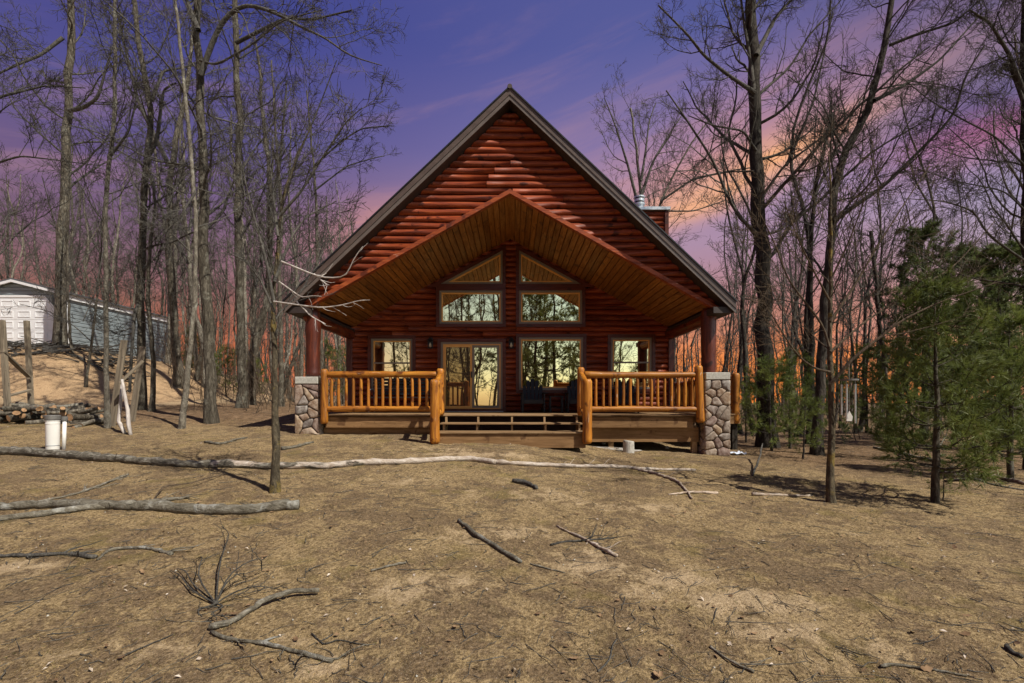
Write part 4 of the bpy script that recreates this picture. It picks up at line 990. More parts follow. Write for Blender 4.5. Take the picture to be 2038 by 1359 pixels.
def bare_tree_meshes(seed, limbs, lev, rmin=.006):
    """limbs: list of (points, r0, r1), first is the trunk. lev: list of (per, t0, t1, ratio, angle, n, wander, up)"""
    r = np.random.default_rng(seed); N = 24; groups_t, groups_c = [], []
    Ls = []
    for i, (pts, r0, r1) in enumerate(limbs):
        q = resample(pts, N, 2); t = np.linspace(0, 1, N); R = r0 + (r1 - r0) * t ** .85
        if i == 0: R[0] *= 1.45; R[1] *= 1.12; q[1:-1, :2] += r.standard_normal((N - 2, 2)) * r0 * .14
        R = R * (1 + .04 * r.standard_normal(N)); (groups_t if i == 0 else groups_c).append((q[None], R[None], 10 if i == 0 else 8)); Ls.append((q, R))
    cur = []
    for i, (q, R) in enumerate(Ls):
        per, t0, t1, ratio, ang, n, wan, up = lev[0]
        if i > 0: t0, per, ratio = .25, max(4, per // 2), min(.6, ratio * 1.5)
        cur.append(grow(r, q[None], R[None], per, t0, t1, ratio, ang, n, wan, up, .30 if i == 0 else .45, rmin))
    Pc = np.concatenate([c[0] for c in cur]); Rc = np.concatenate([c[1] for c in cur]); groups_c.append((Pc, Rc, 5))
    for (per, t0, t1, ratio, ang, n, wan, up) in lev[1:]:
        Pc, Rc = grow(r, Pc, Rc, per, t0, t1, ratio, ang, n, wan, up, .6, rmin); groups_c.append((Pc, Rc, 3))
    return mesh_np('trunk', *tubes(groups_t)), mesh_np('crown', *tubes(groups_c))
LEV_BIG = [(17, .32, .99, .30, .85, 12, .14, .04), (8, .15, .98, .46, .72, 9, .13, .02), (6, .15, 1, .42, .70, 6, .14, .015), (3, .2, 1, .55, .65, 4, .14, .01)]
LEV_MID = [(14, .32, .99, .32, .80, 11, .13, .06), (8, .15, .98, .46, .68, 8, .13, .03), (6, .15, 1, .45, .68, 5, .14, .02), (2, .25, 1, .6, .65, 4, .14, .01)]
LEV_SAP = [(12, .40, .98, .40, .58, 10, .10, .05), (7, .15, .98, .42, .60, 7, .11, .02), (4, .2, 1, .48, .6, 5, .12, .01)]
def px_limb(pts, Y, dY=0.0, base=None):
    n = len(pts); W = [tuple(P(a, b, Y + dY * i / max(1, n - 1))) for i, (a, b) in enumerate(pts)]
    if base is not None: W = [tuple(base)] + W
    return np.array(W)
def tree(name, label, px, Y, trunk, w0, w1, limbs=(), lev=LEV_BIG, mat='bark', twig='twig', seed=1, rmin=.007, group=None):
    """tree whose trunk runs through photo pixels at depth Y; widths in photo pixels"""
    b = at_ground(px, Y); s = Y / F * .5 / math.hypot(1, (px - CX) / F); base = b - Vector((0, 0, .12))
    L = [(px_limb(trunk, Y, .3, base), w0 * s, w1 * s)] + [(px_limb(p, Y, dy), a * s, max(rmin, c * s)) for p, a, c, dy in limbs]
    L = [(np.array(p) - np.array(b), a, c) for p, a, c in L]
    tm, cm = bare_tree_meshes(seed, L, lev, rmin); t = thing(name, b, label, 'tree', group)
    put('trunk', tm, M[mat], t, local=True); put('crown', cm, M[twig], t, local=True); return t
T = tree
T('bare_tree', 'tall straight grey-barked tree, thickest of the trunks left of the cabin', 422, 12.6, [(424, 830), (415, 700), (405, 500), (408, 380), (398, 200), (392, 60), (396, -60), (400, -260)], 27, 12,
  [([(400, 150), (425, 75), (450, 28), (490, 5), (560, 30), (600, 55), (650, 75), (690, 110), (760, 130)], 13, 2, -1.2), ([(395, 60), (360, -30), (300, -80)], 12, 4, 1.0), ([(398, 120), (430, 130), (500, 90), (560, 40), (640, 20)], 6, 2, -1.0)], seed=101, rmin=.005)
T('bare_tree', 'straight grey-barked tree just right of the thickest trunk, at the end of the sand bank', 481, 16.7, [(482, 800), (478, 600), (472, 400), (478, 230), (466, 80), (468, -60), (470, -200)], 21, 9,
  [([(470, 85), (520, 60), (570, 35), (620, 40), (700, 20)], 9, 3, -1)], seed=102, rmin=.0065)
T('bare_tree', 'thick trunk standing on the sand bank in front of the garage', 119, 21.2, [(120, 690), (122, 560), (128, 400), (134, 230), (140, 100), (142, -40), (145, -200)], 27, 13,
  [([(138, 220), (165, 215), (195, 195), (210, 140), (225, 90)], 12, 3, -1), ([(125, 75), (80, 110), (30, 130), (-30, 160)], 10, 4, -1)], seed=103, rmin=.008)
T('forked_tree', 'curved forked tree behind the leaning boards left of the cabin', 281, 15.4, [(281, 800), (283, 700), (276, 600), (285, 500), (282, 380), (292, 320), (300, 260), (302, 200), (285, 150), (272, 60), (262, -30), (255, -160)], 21, 9,
  [([(290, 320), (312, 280), (325, 180), (330, 175), (350, 165)], 11, 4, -.5), ([(302, 200), (325, 140), (365, 135), (400, 120)], 9, 3, .8), ([(278, 600), (268, 620), (262, 700), (258, 780)], 8, 6, -.4)], seed=104, rmin=.0065)
T('bare_tree', 'dark slim tree right beside the curved forked tree', 302, 15.0, [(302, 800), (306, 740), (300, 650), (294, 560), (300, 470), (312, 400), (300, 340), (292, 330)], 13, 6, [([(312, 400), (330, 420), (350, 370), (390, 330)], 6, 2, .5)], LEV_MID, 'bark', seed=105, rmin=.008)
T('bare_tree', 'slim pale-barked tree rising beside the tall grey board', 214, 11.3, [(214, 840), (210, 720), (213, 600), (208, 470), (214, 330), (230, 240), (228, 120), (230, 0), (226, -140)], 13, 7,
  [([(220, 310), (255, 265), (272, 200), (270, 120)], 7, 2, -.4), ([(209, 480), (190, 580), (165, 640)], 3, 2, -.5)], LEV_MID, 'bark_pale', seed=106, rmin=.0055)
T('bare_tree', 'thin leaning tree just left of the thickest trunk', 361, 11.4, [(362, 845), (372, 760), (384, 640), (392, 530), (388, 400), (375, 250), (362, 120), (350, 20), (340, -120)], 13, 6, [([(390, 380), (360, 430), (320, 470), (310, 480)], 6, 2, -.4)], LEV_MID, 'bark_pale', seed=107, rmin=.0055)
T('bare_sapling', 'thin sapling growing on the bank beside the thick trunk by the garage', 146, 20.0, [(145, 720), (138, 660), (135, 560), (133, 480), (140, 380)], 8, 3, (), LEV_SAP, 'bark', seed=108, rmin=.009)
T('bare_sapling', 'thin slanting sapling growing on the sand slope below the garage', 170, 18.4, [(172, 750), (182, 690), (192, 600), (200, 520), (205, 420)], 7, 3, ([[(182, 680), (150, 650), (100, 620), (40, 605)], 3, 1.5, -.8],), LEV_SAP, 'bark', seed=109, rmin=.008)
T('bare_tree', 'tree cut by the left edge, its limbs reaching over the garage', -30, 14.0, [(-30, 700), (-25, 500), (-30, 300), (-20, 100), (-10, -80)], 22, 10, [([(-25, 330), (40, 310), (110, 318), (200, 330)], 7, 2, -.6), ([(-28, 200), (30, 185), (90, 170), (170, 175)], 8, 3, .6)], seed=110, rmin=.006)
T('bare_tree', 'tree with wide crown close to the left roof edge', 640, 21.0, [(640, 700), (634, 560), (630, 420), (622, 300), (610, 180)], 11, 3, [([(625, 330), (680, 280), (720, 255), (775, 250)], 4, 2, -1), ([(625, 380), (690, 330), (740, 315), (765, 310)], 4, 2, 1)], LEV_MID, seed=111, rmin=.0075)
T('bare_tree', 'many-limbed tree behind the thin tree in front of the cabin', 560, 19.0, [(560, 720), (556, 560), (560, 400), (548, 260), (540, 120)], 12, 3, [([(556, 420), (590, 320), (640, 200), (670, 120)], 5, 2, -1)], LEV_MID, seed=112, rmin=.0075)
# the foreground sapling at left, with its pale dead branch in front of the eave
b = T('foreground_tree', 'thin lichen-spotted tree in the left foreground, reaching over the left eave', 547, 6.15, [(548, 975), (549, 880), (547, 760), (546, 660), (543, 600), (550, 540), (555, 450), (560, 400), (585, 320), (620, 250)], 20, 3,
  [([(545, 600), (530, 520), (505, 430), (490, 370), (470, 280)], 8, 2, -.3), ([(556, 430), (600, 380), (650, 300), (690, 240), (720, 215)], 7, 2, -.2), ([(553, 470), (545, 400), (535, 300), (525, 220)], 6, 2, .4), ([(546, 560), (580, 470), (610, 430), (670, 400)], 7, 2, .3), ([(546, 620), (520, 560), (490, 520), (450, 500)], 6, 2, -.2)],
  LEV_SAP, 'bark_yellow', 'twig', 120, .0042)
def dead_branch(t, limbs, Y, mat, seed, name='dead_branch'):
    r = np.random.default_rng(seed); pp, rr = [], []
    for pts, a, c in limbs:
        q = resample(px_limb(pts, Y, -.15), 14, 1); pp.append(q - np.array(t.location)); rr.append(np.linspace(a, c, 14) * Y / F * .5)
    A, R = np.array(pp), np.array(rr); c1 = grow(r, A, R, 5, .25, .95, .22, .8, 14, .10, .04, .6, .0025)
    put(name, mesh_np(name, *tubes([(A, R, 6), (c1[0], c1[1], 4)])), mat, t, local=True)
dead_branch(b, [([(545, 600), (580, 605), (640, 613), (690, 606), (712, 597), (736, 597)], 4, 1.5), ([(555, 560), (600, 592), (625, 588), (640, 590)], 3, 1.5), ([(560, 520), (620, 545), (645, 553), (690, 552), (700, 520), (722, 490)], 4, 1.5), ([(625, 545), (650, 566), (655, 567)], 3, 2), ([(590, 600), (620, 630), (648, 645)], 3, 2)], 6.0, M['driftwood'], 5)
# right-hand trees
T('bare_tree', 'tall thick dark-barked tree right of the cabin', 1528, 13.1, [(1528, 870), (1524, 760), (1520, 600), (1512, 450), (1508, 330), (1504, 200), (1498, 80), (1495, -60), (1492, -220)], 37, 20,
  [([(1503, 185), (1450, 150), (1400, 110), (1370, 70), (1310, 10)], 9, 3, -.8), ([(1502, 340), (1450, 342), (1400, 352), (1340, 372)], 4, 1.5, .8), ([(1505, 300), (1480, 260), (1420, 250), (1370, 230)], 6, 2, -.8), ([(1510, 400), (1560, 330), (1640, 270), (1680, 230)], 8, 2, -.8), ([(1505, 110), (1540, 40), (1590, -20)], 12, 4, .6), ([(1512, 470), (1550, 460), (1600, 420)], 6, 2, .5), ([(1500, 180), (1495, 130), (1480, 40), (1470, -40)], 10, 4, .4)],
  LEV_BIG, 'bark_dark', 'twig_dark', 137, .005)
T('forked_tree', 'dark leaning tree with wide-spreading limbs behind the right sapling', 1626, 11.3, [(1626, 890), (1632, 760), (1640, 640), (1648, 520), (1655, 430), (1662, 330), (1695, 280), (1730, 220), (1755, 120), (1775, 20), (1785, -80)], 24, 12,
  [([(1660, 440), (1700, 410), (1760, 370), (1800, 330), (1850, 280), (1900, 230), (1920, 150), (1960, 90)], 11, 3, -1.0), ([(1740, 200), (1800, 170), (1870, 120), (1960, 20)], 9, 3, .8), ([(1770, 90), (1820, 70), (1900, 45), (1950, 0)], 8, 3, -.6), ([(1655, 380), (1680, 350), (1665, 300), (1650, 240), (1655, 180)], 6, 2, .6)],
  LEV_BIG, 'bark_dark', 'twig_dark', 131, .0048)
T('bare_tree', 'slim dark tree close behind the leaning forked tree', 1612, 14.0, [(1613, 860), (1616, 700), (1612, 500), (1622, 380), (1638, 290), (1655, 230)], 17, 6, [([(1622, 390), (1660, 300), (1700, 220), (1740, 160)], 7, 2, .6)], LEV_MID, 'bark_dark', 'twig_dark', seed=132, rmin=.008)
T('bare_tree', 'tree cut by the right edge with a twisted limb high up', 2050, 11.0, [(2050, 900), (2048, 700), (2045, 500), (2040, 300), (2036, 120), (2040, -60)], 26, 14,
  [([(2040, 520), (1990, 485), (1960, 460), (1940, 420), (1880, 400), (1800, 395)], 8, 2, -.7), ([(2036, 180), (2010, 110), (1970, 45), (1930, 20)], 14, 5, -.4), ([(2036, 200), (2010, 130), (1998, 120), (2000, 140), (2030, 140)], 10, 7, .1), ([(2040, 330), (1980, 270), (1920, 240), (1850, 200), (1790, 150)], 6, 2, -.5), ([(2042, 420), (2000, 380), (1900, 360), (1810, 330)], 5, 2, .5)],
  LEV_BIG, 'bark_dark', 'twig_dark', 133, .0048)
T('bare_tree', 'slanting dark tree with a broken-off top between the sapling and the pines', 1765, 15.0, [(1770, 850), (1762, 740), (1750, 640), (1742, 540), (1733, 460)], 12, 8, (), LEV_MID, 'bark_dark', 'twig_dark', seed=134, rmin=.009)
b = T('foreground_tree', 'slender smooth-barked sapling in the right foreground', 1656, 6.55, [(1655, 980), (1655, 880), (1653, 780), (1652, 735), (1651, 690), (1652, 600), (1655, 480), (1653, 380), (1650, 300)], 19, 3,
  [([(1652, 765), (1672, 745), (1688, 720), (1740, 680), (1790, 640), (1860, 605), (1930, 580), (1990, 560)], 9, 2, -.4), ([(1652, 740), (1625, 735), (1595, 715), (1575, 690), (1550, 650), (1520, 600)], 6, 2, -.3), ([(1650, 690), (1640, 650), (1610, 610), (1570, 560), (1540, 480), (1500, 400)], 6, 2, .2), ([(1652, 640), (1700, 570), (1740, 500), (1790, 420), (1850, 330)], 7, 2, .3), ([(1652, 600), (1620, 540), (1590, 480), (1560, 400)], 5, 2, -.2), ([(1653, 700), (1720, 640), (1800, 590), (1900, 530), (1980, 440)], 6, 2, .4), ([(1652, 560), (1690, 480), (1720, 400), (1735, 330)], 5, 2, -.3)],
  LEV_SAP, 'bark_yellow', 'twig_warm', 140, .0042)
def wind_chime(t):
    Y = 6.4; top = P(1690, 756, Y); w = thing('wind_chime', top, 'metal wind chime hanging from the right foreground sapling', 'wind chime'); s = Y / F
    MB().tube([(0, 0, -.01), (0, 0, .012)], [.11, .11], 18).build('top_disc', M['greycap'], w, local=True)
    for k in range(5):
        a = k * 2 * math.pi / 5; x, y = .085 * math.cos(a), .085 * math.sin(a); L = (45 + 8 * k) * s
        MB().tube([(x, y, -.06), (x, y, -.06 - L)], [.010, .010], 8).build('chime_tube', M['metal'], w, local=True); MB().tube([(x, y, .0), (x, y, -.07)], [.002, .002], 4).build('string', M['wire'], w, local=True)
    MB().tube([(0, 0, 0), (0, 0, -.45)], [.002, .002], 4).build('string', M['wire'], w, local=True)
    MB().prism([(-.035, -.56), (.035, -.56), (.045, -.50), (0, -.42), (-.045, -.50)], -.006, .006).build('sail', M['wire'], w, local=True)
    MB().tube([(0, 0, .0), (0, 0, .22)], [.003, .003], 4).build('hook', M['wire'], w, local=True)
wind_chime(b)
# trees rising behind the roof at right
T('bare_tree', 'bushy bare tree rising behind the flue pipe', 1285, 29.0, [(1285, 600), (1280, 480), (1276, 400), (1270, 330), (1262, 270), (1255, 215)], 13, 4, [([(1268, 400), (1250, 330), (1225, 250), (1203, 195)], 7, 2, -1), ([(1276, 390), (1300, 320), (1330, 270), (1360, 225)], 7, 2, 1), ([(1276, 360), (1285, 300), (1292, 240), (1305, 205)], 6, 2, .5)], LEV_MID, 'bark_pale', 'twig', 150, .009)
T('bare_tree', 'leaning bare tree right of the chimney, behind the roof edge', 1300, 26.0, [(1290, 560), (1300, 440), (1320, 390), (1350, 330), (1385, 270), (1410, 240)], 10, 3, [([(1315, 400), (1380, 355), (1450, 340), (1520, 330)], 5, 2, -1), ([(1310, 420), (1380, 420), (1440, 400)], 4, 2, 1)], LEV_MID, 'bark', 'twig', 151, .0085)

# ---- copies: the woods behind
def variant(seed, H, r0, lev, lean, rmin):
    r = np.random.default_rng(seed); n = 9; z = np.linspace(0, H, n); x = np.cumsum(r.standard_normal(n)) * lean * H / 60; y = np.cumsum(r.standard_normal(n)) * lean * H / 60
    tr = np.stack([x - x[0], y - y[0], z - .15], 1); limbs = [(tr, r0, r0 * .22)]
    k = int(r.integers(3, 7))
    if r.random() < .7:
        a = r.uniform(0, 6.28); q = tr[k]; l2 = np.array([q, q + [math.cos(a) * .06 * H, math.sin(a) * .06 * H, .12 * H], q + [math.cos(a) * .10 * H, math.sin(a) * .10 * H, .30 * H]]); limbs.append((l2, r0 * .5, r0 * .15))
    return bare_tree_meshes(seed, limbs, lev, rmin)
LEV_BG = [(15, .28, .99, .27, .68, 9, .14, .07), (8, .15, .98, .46, .62, 7, .14, .04), (6, .15, 1, .48, .65, 4, .16, .02)]
LEV_THIN = [(14, .20, .99, .20, .66, 8, .14, .06), (6, .2, .98, .5, .62, 5, .15, .04), (4, .2, 1, .55, .65, 4, .16, .03)]
VARS = [variant(300 + i, (15, 13, 16, 14, 11, 12)[i], (.15, .12, .17, .11, .075, .085)[i], LEV_BG if i < 4 else LEV_THIN, (.9, 1.3, .7, 1.2, 1.0, 1.6)[i], (.010, .009, .011, .009, .010, .010)[i]) for i in range(6)]
def copies(name, label, group, spots, mats, thin=False):
    r = random.Random(len(label) * 7 + len(spots))
    for (x, y) in spots:
        k = r.choice((4, 5)) if (thin if isinstance(thin, bool) else r.random() < thin) else r.randrange(4)
        t = thing(name, (x, y, gz(x, y)), label, 'tree', group); t.rotation_euler = (r.uniform(-.05, .05), r.uniform(-.05, .05), r.uniform(0, 6.28)); s = r.uniform(.8, 1.2); t.scale = (s, s, s * r.uniform(.9, 1.15))
        m = r.choice(mats)
        for nm, me, mt in (('trunk', VARS[k][0], m), ('crown', VARS[k][1], 'twig')):
            o = bpy.data.objects.new(nm, me); COL.objects.link(o); o.parent = t
            if not me.materials: me.materials.append(None)
            o.material_slots[0].link = 'OBJECT'; o.material_slots[0].material = M[mt]
def spots(seed, n, pxa, pxb, ya, yb, ok=lambda x, y: True, gap=1.2):
    r = random.Random(seed); out = []; tries = 0
    while len(out) < n and tries < n * 60:
        tries += 1; Y = ya + (yb - ya) * r.random() ** .8; px = r.uniform(pxa, pxb); x = (px - CX) / F * Y
        if ok(x, Y) and all(math.hypot(x - a, Y - c) > gap for a, c in out): out.append((x, Y))
    return out
garage_ok = lambda x, y: not (-28.5 < x < -20.6 and 17 < y < 32) and not (-7 < x < 7 and y < 25)
copies('forest_tree', 'bare forest tree standing in the woods behind the garage', 'woods behind the garage', spots(1, 26, -60, 330, 31.5, 46, garage_ok), ['bark', 'bark_pale'], .3)
for sd, n, a, c, lab in ((21, 12, 330, 415, 'between the garage and the thickest trunk'), (22, 8, 425, 475, 'between the two straight grey trees'), (23, 20, 485, 640, 'between the straight grey trees and the left porch post')):
    copies('forest_tree', 'bare forest tree standing ' + lab, 'woods ' + lab, spots(sd, n, a, c, 19.5, 44, lambda x, y: garage_ok(x, y) and not (x < -12 and y < 21)), ['bark', 'bark_pale'], .4)
copies('forest_tree', 'bare forest tree seen between the left porch post and the cabin wall', 'woods seen through the left side of the porch', spots(3, 8, 640, 705, 24, 44, garage_ok), ['bark', 'bark_pale'], .6)
copies('forest_tree', 'bare forest tree standing right behind the cabin porch', 'woods seen through the right side of the porch', spots(4, 12, 1335, 1440, 24, 46, garage_ok), ['bark', 'bark_dark'], .8)
for sd, n, a, c, lab in ((5, 12, 1440, 1515, 'between the side railing and the tall thick dark tree'), (6, 10, 1540, 1610, 'between the tall thick dark tree and the leaning forked tree'), (7, 16, 1640, 1780, 'behind the wind chime and the right sapling'), (8, 18, 1780, 2120, 'behind the pines at right')):
    copies('forest_tree', 'bare forest tree standing ' + lab, 'woods ' + lab, spots(sd, n, a, c, 17, 46, garage_ok), ['bark', 'bark_dark'], .6)
# trees behind the photographer, mirrored in the windows
rb = random.Random(4)
copies('yard_tree', 'bare tree across the yard, mirrored in the cabin windows', 'bare trees mirrored in the windows', [(-6.0, -5.5), (-3.0, -11.5), (-4.0, -6.5), (-1.5, -7.0), (-8.0, -7.5), (-9.5, -9), (-7.4, -14), (-5.2, -10), (-3.2, -15), (-2.4, -9.5), (-6.6, -18), (1.0, -20), (9.0, -15), (12.5, -12), (-12.5, -13), (6.5, -21), (-.2, -13)] + [(-11 + 1.9 * i + (i * 37 % 5) * .3, -20 - (i * 53 % 11)) for i in range(13)], ['bark_dark', 'bark'], .3)

# far-off woods: one mass
def far_woods():
    r = np.random.default_rng(55); n = 360; Y = r.uniform(44, 85, n); px = np.where(r.random(n) < .5, r.uniform(-80, 720, n), r.uniform(1320, 2120, n)); X = (px - CX) / F * Y; H = r.uniform(7, 13, n)
    k = 7; t = np.linspace(0, 1, k); base = np.stack([X, Y, ground(X, Y) - .1], 1); tr = np.zeros((n, k, 3)); tr[:] = base[:, None]; tr[:, :, 2] += H[:, None] * t; tr[:, :, :2] += np.cumsum(r.standard_normal((n, k, 2)) * .12, 1)
    R = (r.uniform(.04, .12, n))[:, None] * (1 - .75 * t); c1 = grow(r, tr, R, 10, .15, .98, .22, .7, 5, .15, .06, .5, .016); c2 = grow(r, c1[0], c1[1], 4, .2, 1, .5, .6, 4, .16, .03, .7, .012)
    tag(put('distant_woods', mesh_np('distant_woods', *tubes([(tr, R, 4), (c1[0], c1[1], 3), (c2[0], c2[1], 3)])), M['twig']), 'far bare woods closing the view behind the cabin and garage', 'woods', kind='stuff')
    # brushy undergrowth along the wood's edge
    n = 1000; Y = r.uniform(15, 46, n); px = np.where(r.random(n) < .45, r.uniform(330, 705, n), r.uniform(1335, 2120, n)); X = (px - CX) / F * Y
    ok = ~((np.abs(X) < 6.5) & (Y < 24)) & ~((X < -11) & (Y < 20)); X, Y = X[ok], Y[ok]; n = len(X); base = np.stack([X, Y, ground(X, Y) - .05], 1); d = norm(np.stack([r.normal(0, .25, n), r.normal(0, .25, n), np.ones(n)], 1)); H = r.uniform(.8, 3.4, n)
    st = base[:, None] + d[:, None] * (H[:, None] * np.linspace(0, 1, 6))[:, :, None]; st[:, 1:, :2] += np.cumsum(r.standard_normal((n, 5, 2)) * .05, 1); R = np.maximum(.009, H * .006)[:, None] * np.linspace(1, .5, 6); c1 = grow(r, st, R, 6, .2, 1, .35, .6, 4, .2, .04, .6, .008)
    tag(put('undergrowth', mesh_np('undergrowth', *tubes([(st, R, 3), (c1[0], c1[1], 3)])), M['twig_warm']), 'thin brushy undergrowth between the forest trunks', 'undergrowth', kind='stuff')
    # dead brush along the top of the sand bank
    n = 150; px = r.uniform(-20, 250, n); Y = r.uniform(19.6, 22.2, n); X = (px - CX) / F * Y; a = r.uniform(-.5, .5, n) + np.where(r.random(n) < .5, 0, math.pi); L = r.uniform(.4, 1.9, n)
    q = np.stack([X, Y, ground(X, Y) + .04], 1)[:, None] + np.stack([np.cos(a), np.sin(a) * .6, r.uniform(-.05, .25, n)], 1)[:, None] * (L[:, None] * np.linspace(0, 1, 6))[:, :, None]; q += r.standard_normal(q.shape) * .03
    q[:, :, 2] = np.maximum(q[:, :, 2], ground(q[:, :, 0], q[:, :, 1]) + .02); R = r.uniform(.015, .055, n)[:, None] * np.linspace(1, .4, 6)
    tag(put('dead_brush', mesh_np('dead_brush', *tubes([(q, R, 5)])), M['twig']), 'dead branches heaped along the top of the sand bank', 'brush', kind='stuff')
far_woods()

# ---------------------------------------------------------------- pines
def pine_meshes(seed, H, W, h0, whorl, nb, r0, nl, nw, per, side_n=6, dens=1.0, spread=.5):
    """trunk+branches mesh and needle mesh of a white pine"""
    r = np.random.default_rng(seed); z = np.linspace(-.1, H, 14); tr = np.stack([np.cumsum(r.standard_normal(14)) * .010 * H / 3, np.cumsum(r.standard_normal(14)) * .010 * H / 3, z], 1); tr[0, :2] = 0; Rt = r0 * (1 - .9 * np.linspace(0, 1, 14)); Rt = np.maximum(Rt, .004)
    Bp, Br = [], []; h = h0
    while h < H * .97:
        u = (h - h0) / (H - h0); L = W * (1 - u) ** .75 * (.55 + .45 * min(1, u * 5 + .35)) + .06 * W; k = max(3, int(nb * r.uniform(.8, 1.2))); a0 = r.uniform(0, 6.28)
        for i in range(k):
            a = a0 + i * 2 * math.pi / k + r.normal() * .25; l = L * r.uniform(.65, 1.15); rise = r.uniform(.05, .35) + .5 * u; t = np.linspace(0, 1, 7); c = np.array([np.interp(h, z, tr[:, 0]), np.interp(h, z, tr[:, 1]), h + r.normal() * .04])
            q = c + np.stack([np.cos(a) * l * t, np.sin(a) * l * t, l * (rise * t + .22 * t ** 2.2 - .10 * np.sin(t * 3.1))], 1) + r.standard_normal((7, 3)) * l * .015 * t[:, None]; Bp.append(q); Br.append(np.linspace(max(.004, r0 * .28 * (1 - u * .6)), .003, 7))
        h += whorl * r.uniform(.8, 1.2)
    Bp, Br = np.array(Bp), np.array(Br); tw, twr = grow(r, Bp, Br, side_n, .25, .98, .36, .75, 5, .10, .05, .6, .0028); tw2, tw2r = grow(r, tw, twr, 3, .3, 1, .45, .7, 4, .1, .05, .6, .0025)
    pos, dr = [], []
    for A, t0, cnt in ((Bp, .55, 5), (tw, .45, 4), (tw2, .45, 3)):
        n0 = A.shape[1]; B = len(A); t = t0 + (1 - t0) * (np.arange(cnt)[None] + r.random((B, cnt))) / cnt; t[:, -1] = 1; fi = t * (n0 - 1); i0 = np.clip(fi.astype(int), 0, n0 - 2); fr = (fi - i0)[..., None]; bi = np.arange(B)[:, None]
        pos.append((A[bi, i0] * (1 - fr) + A[bi, i0 + 1] * fr).reshape(-1, 3)); dr.append(norm(A[bi, i0 + 1] - A[bi, i0]).reshape(-1, 3))
    pos = np.concatenate(pos); dr = np.concatenate(dr)
    if dens < 1: s = r.random(len(pos)) < dens; pos, dr = pos[s], dr[s]
    n = len(pos); p = np.repeat(pos, per, 0); d = np.repeat(dr, per, 0); d = norm(d * r.uniform(.35, 1.3, (n * per, 1)) + r.standard_normal((n * per, 3)) * spread + np.array([0, 0, .12])); L = nl * r.uniform(.7, 1.2, (n * per, 1)); w = norm(np.cross(d, r.standard_normal(d.shape))) * nw * .5
    tip = p + d * L; tip[:, 2] -= L[:, 0] * .08; V = np.stack([p - w, p + w, tip], 1).reshape(-1, 3)
    return mesh_np('trunk', *tubes([(tr[None], Rt[None], 9), (Bp, Br, 5), (tw, twr, 3)])), mesh_np('crown', V, np.arange(len(V)).reshape(-1, 3), False)
def place_pine(name, label, loc, ms, needle, barkm='bark_dark', rz=0, s=1.0, group=None):
    t = thing(name, loc, label, 'tree', group); t.rotation_euler = (0, 0, rz); t.scale = (s, s, s)
    for nm, me, mt in (('trunk', ms[0], barkm), ('crown', ms[1], needle)):
        o = bpy.data.objects.new(nm, me); COL.objects.link(o); o.parent = t
        if not me.materials: me.materials.append(None)
        o.material_slots[0].link = 'OBJECT'; o.material_slots[0].material = M[mt]
    return t
PY = pine_meshes(401, 2.95, 1.00, .50, .32, 6, .055, .14, .0085, 13, 6, .62, .38)
place_pine('young_pine', 'young green pine in the right foreground with long soft needles', at_ground(1861, 6.6), PY, 'needle', 'bark', .6)
place_pine('young_pine', 'young green pine at the right edge, close beside the foreground pine', at_ground(2010, 8.2), PY, 'needle', 'bark', 2.6, .95)
PS = pine_meshes(402, 2.4, .85, .5, .40, 4, .04, .15, .010, 12, 4, .55, .42)
PM = pine_meshes(403, 7.4, 2.1, 1.2, .64, 5, .13, .20, .022, 12, 6, .7)
PB = pine_meshes(404, 7.0, 2.7, .8, .56, 5, .14, .20, .022, 12, 6, .8)
PR = pine_meshes(405, 8.5, 2.4, 2.0, .9, 5, .15, .22, .022, 10, 5, .5)
place_pine('pine_tree', 'dark pointed pine behind the young green pine', at_ground(1838, 15.5), PM, 'needle_dark', 'bark_dark', .3, .98)
place_pine('pine_tree', 'broad dense pine at the right edge behind the young pine', at_ground(1995, 12.6), PB, 'needle_dark', 'bark_dark', 1.3, .76)
place_pine('pine_tree', 'dense pine half hidden between the two larger pines', at_ground(1915, 17.0), PB, 'needle_dark', 'bark_dark', 2.9, .95)
place_pine('pine_tree', 'shaggy low pine behind the leaning forked tree at right', at_ground(1725, 19.5), PM, 'needle_dark', 'bark_dark', 4.0, .50)
place_pine('pine_tree', 'low bushy pine at the right edge in front of the broad pine', at_ground(2040, 9.2), PS, 'needle', 'bark_dark', 4.0, 1.05)
for i, (px, Y, s, lab) in enumerate(((1536, 11.9, .95, 'small feathery pine in front of the tall thick dark tree'), (1572, 12.6, 1.05, 'small feathery pine right of the tall thick dark tree'), (1598, 10.6, .62, 'tiny pine at the foot of the leaning forked tree'),
                                     (1485, 14.5, .75, 'small pine half hidden behind the side railing post'), (1660, 13.0, .9, 'small pine behind the right foreground sapling'), (1790, 10.5, .8, 'small pine just left of the young green pine'), (1877, 6.75, .22, 'tiny pine tuft at the base of the young green pine'))):
    place_pine('small_pine', lab, at_ground(px, Y), PS, 'needle' if i != 4 else 'needle_dark', 'bark_dark', i * 1.7, s)
for i, (px, Y, s, lab) in enumerate(((397, 27, 1.0, 'small evergreen beyond the sand bank left of the thickest trunk'), (450, 24, .85, 'small evergreen between the two straight grey trees'), (505, 26, .8, 'small evergreen right of the second straight grey tree'), (648, 25, 1.15, 'small evergreen seen beside the left porch post'), (682, 27, 1.1, 'small evergreen seen between the left porch post and the cabin wall'))):
    place_pine('small_pine', lab, at_ground(px, Y), PS, 'needle', 'bark_dark', i * 2.1, s * 1.2)
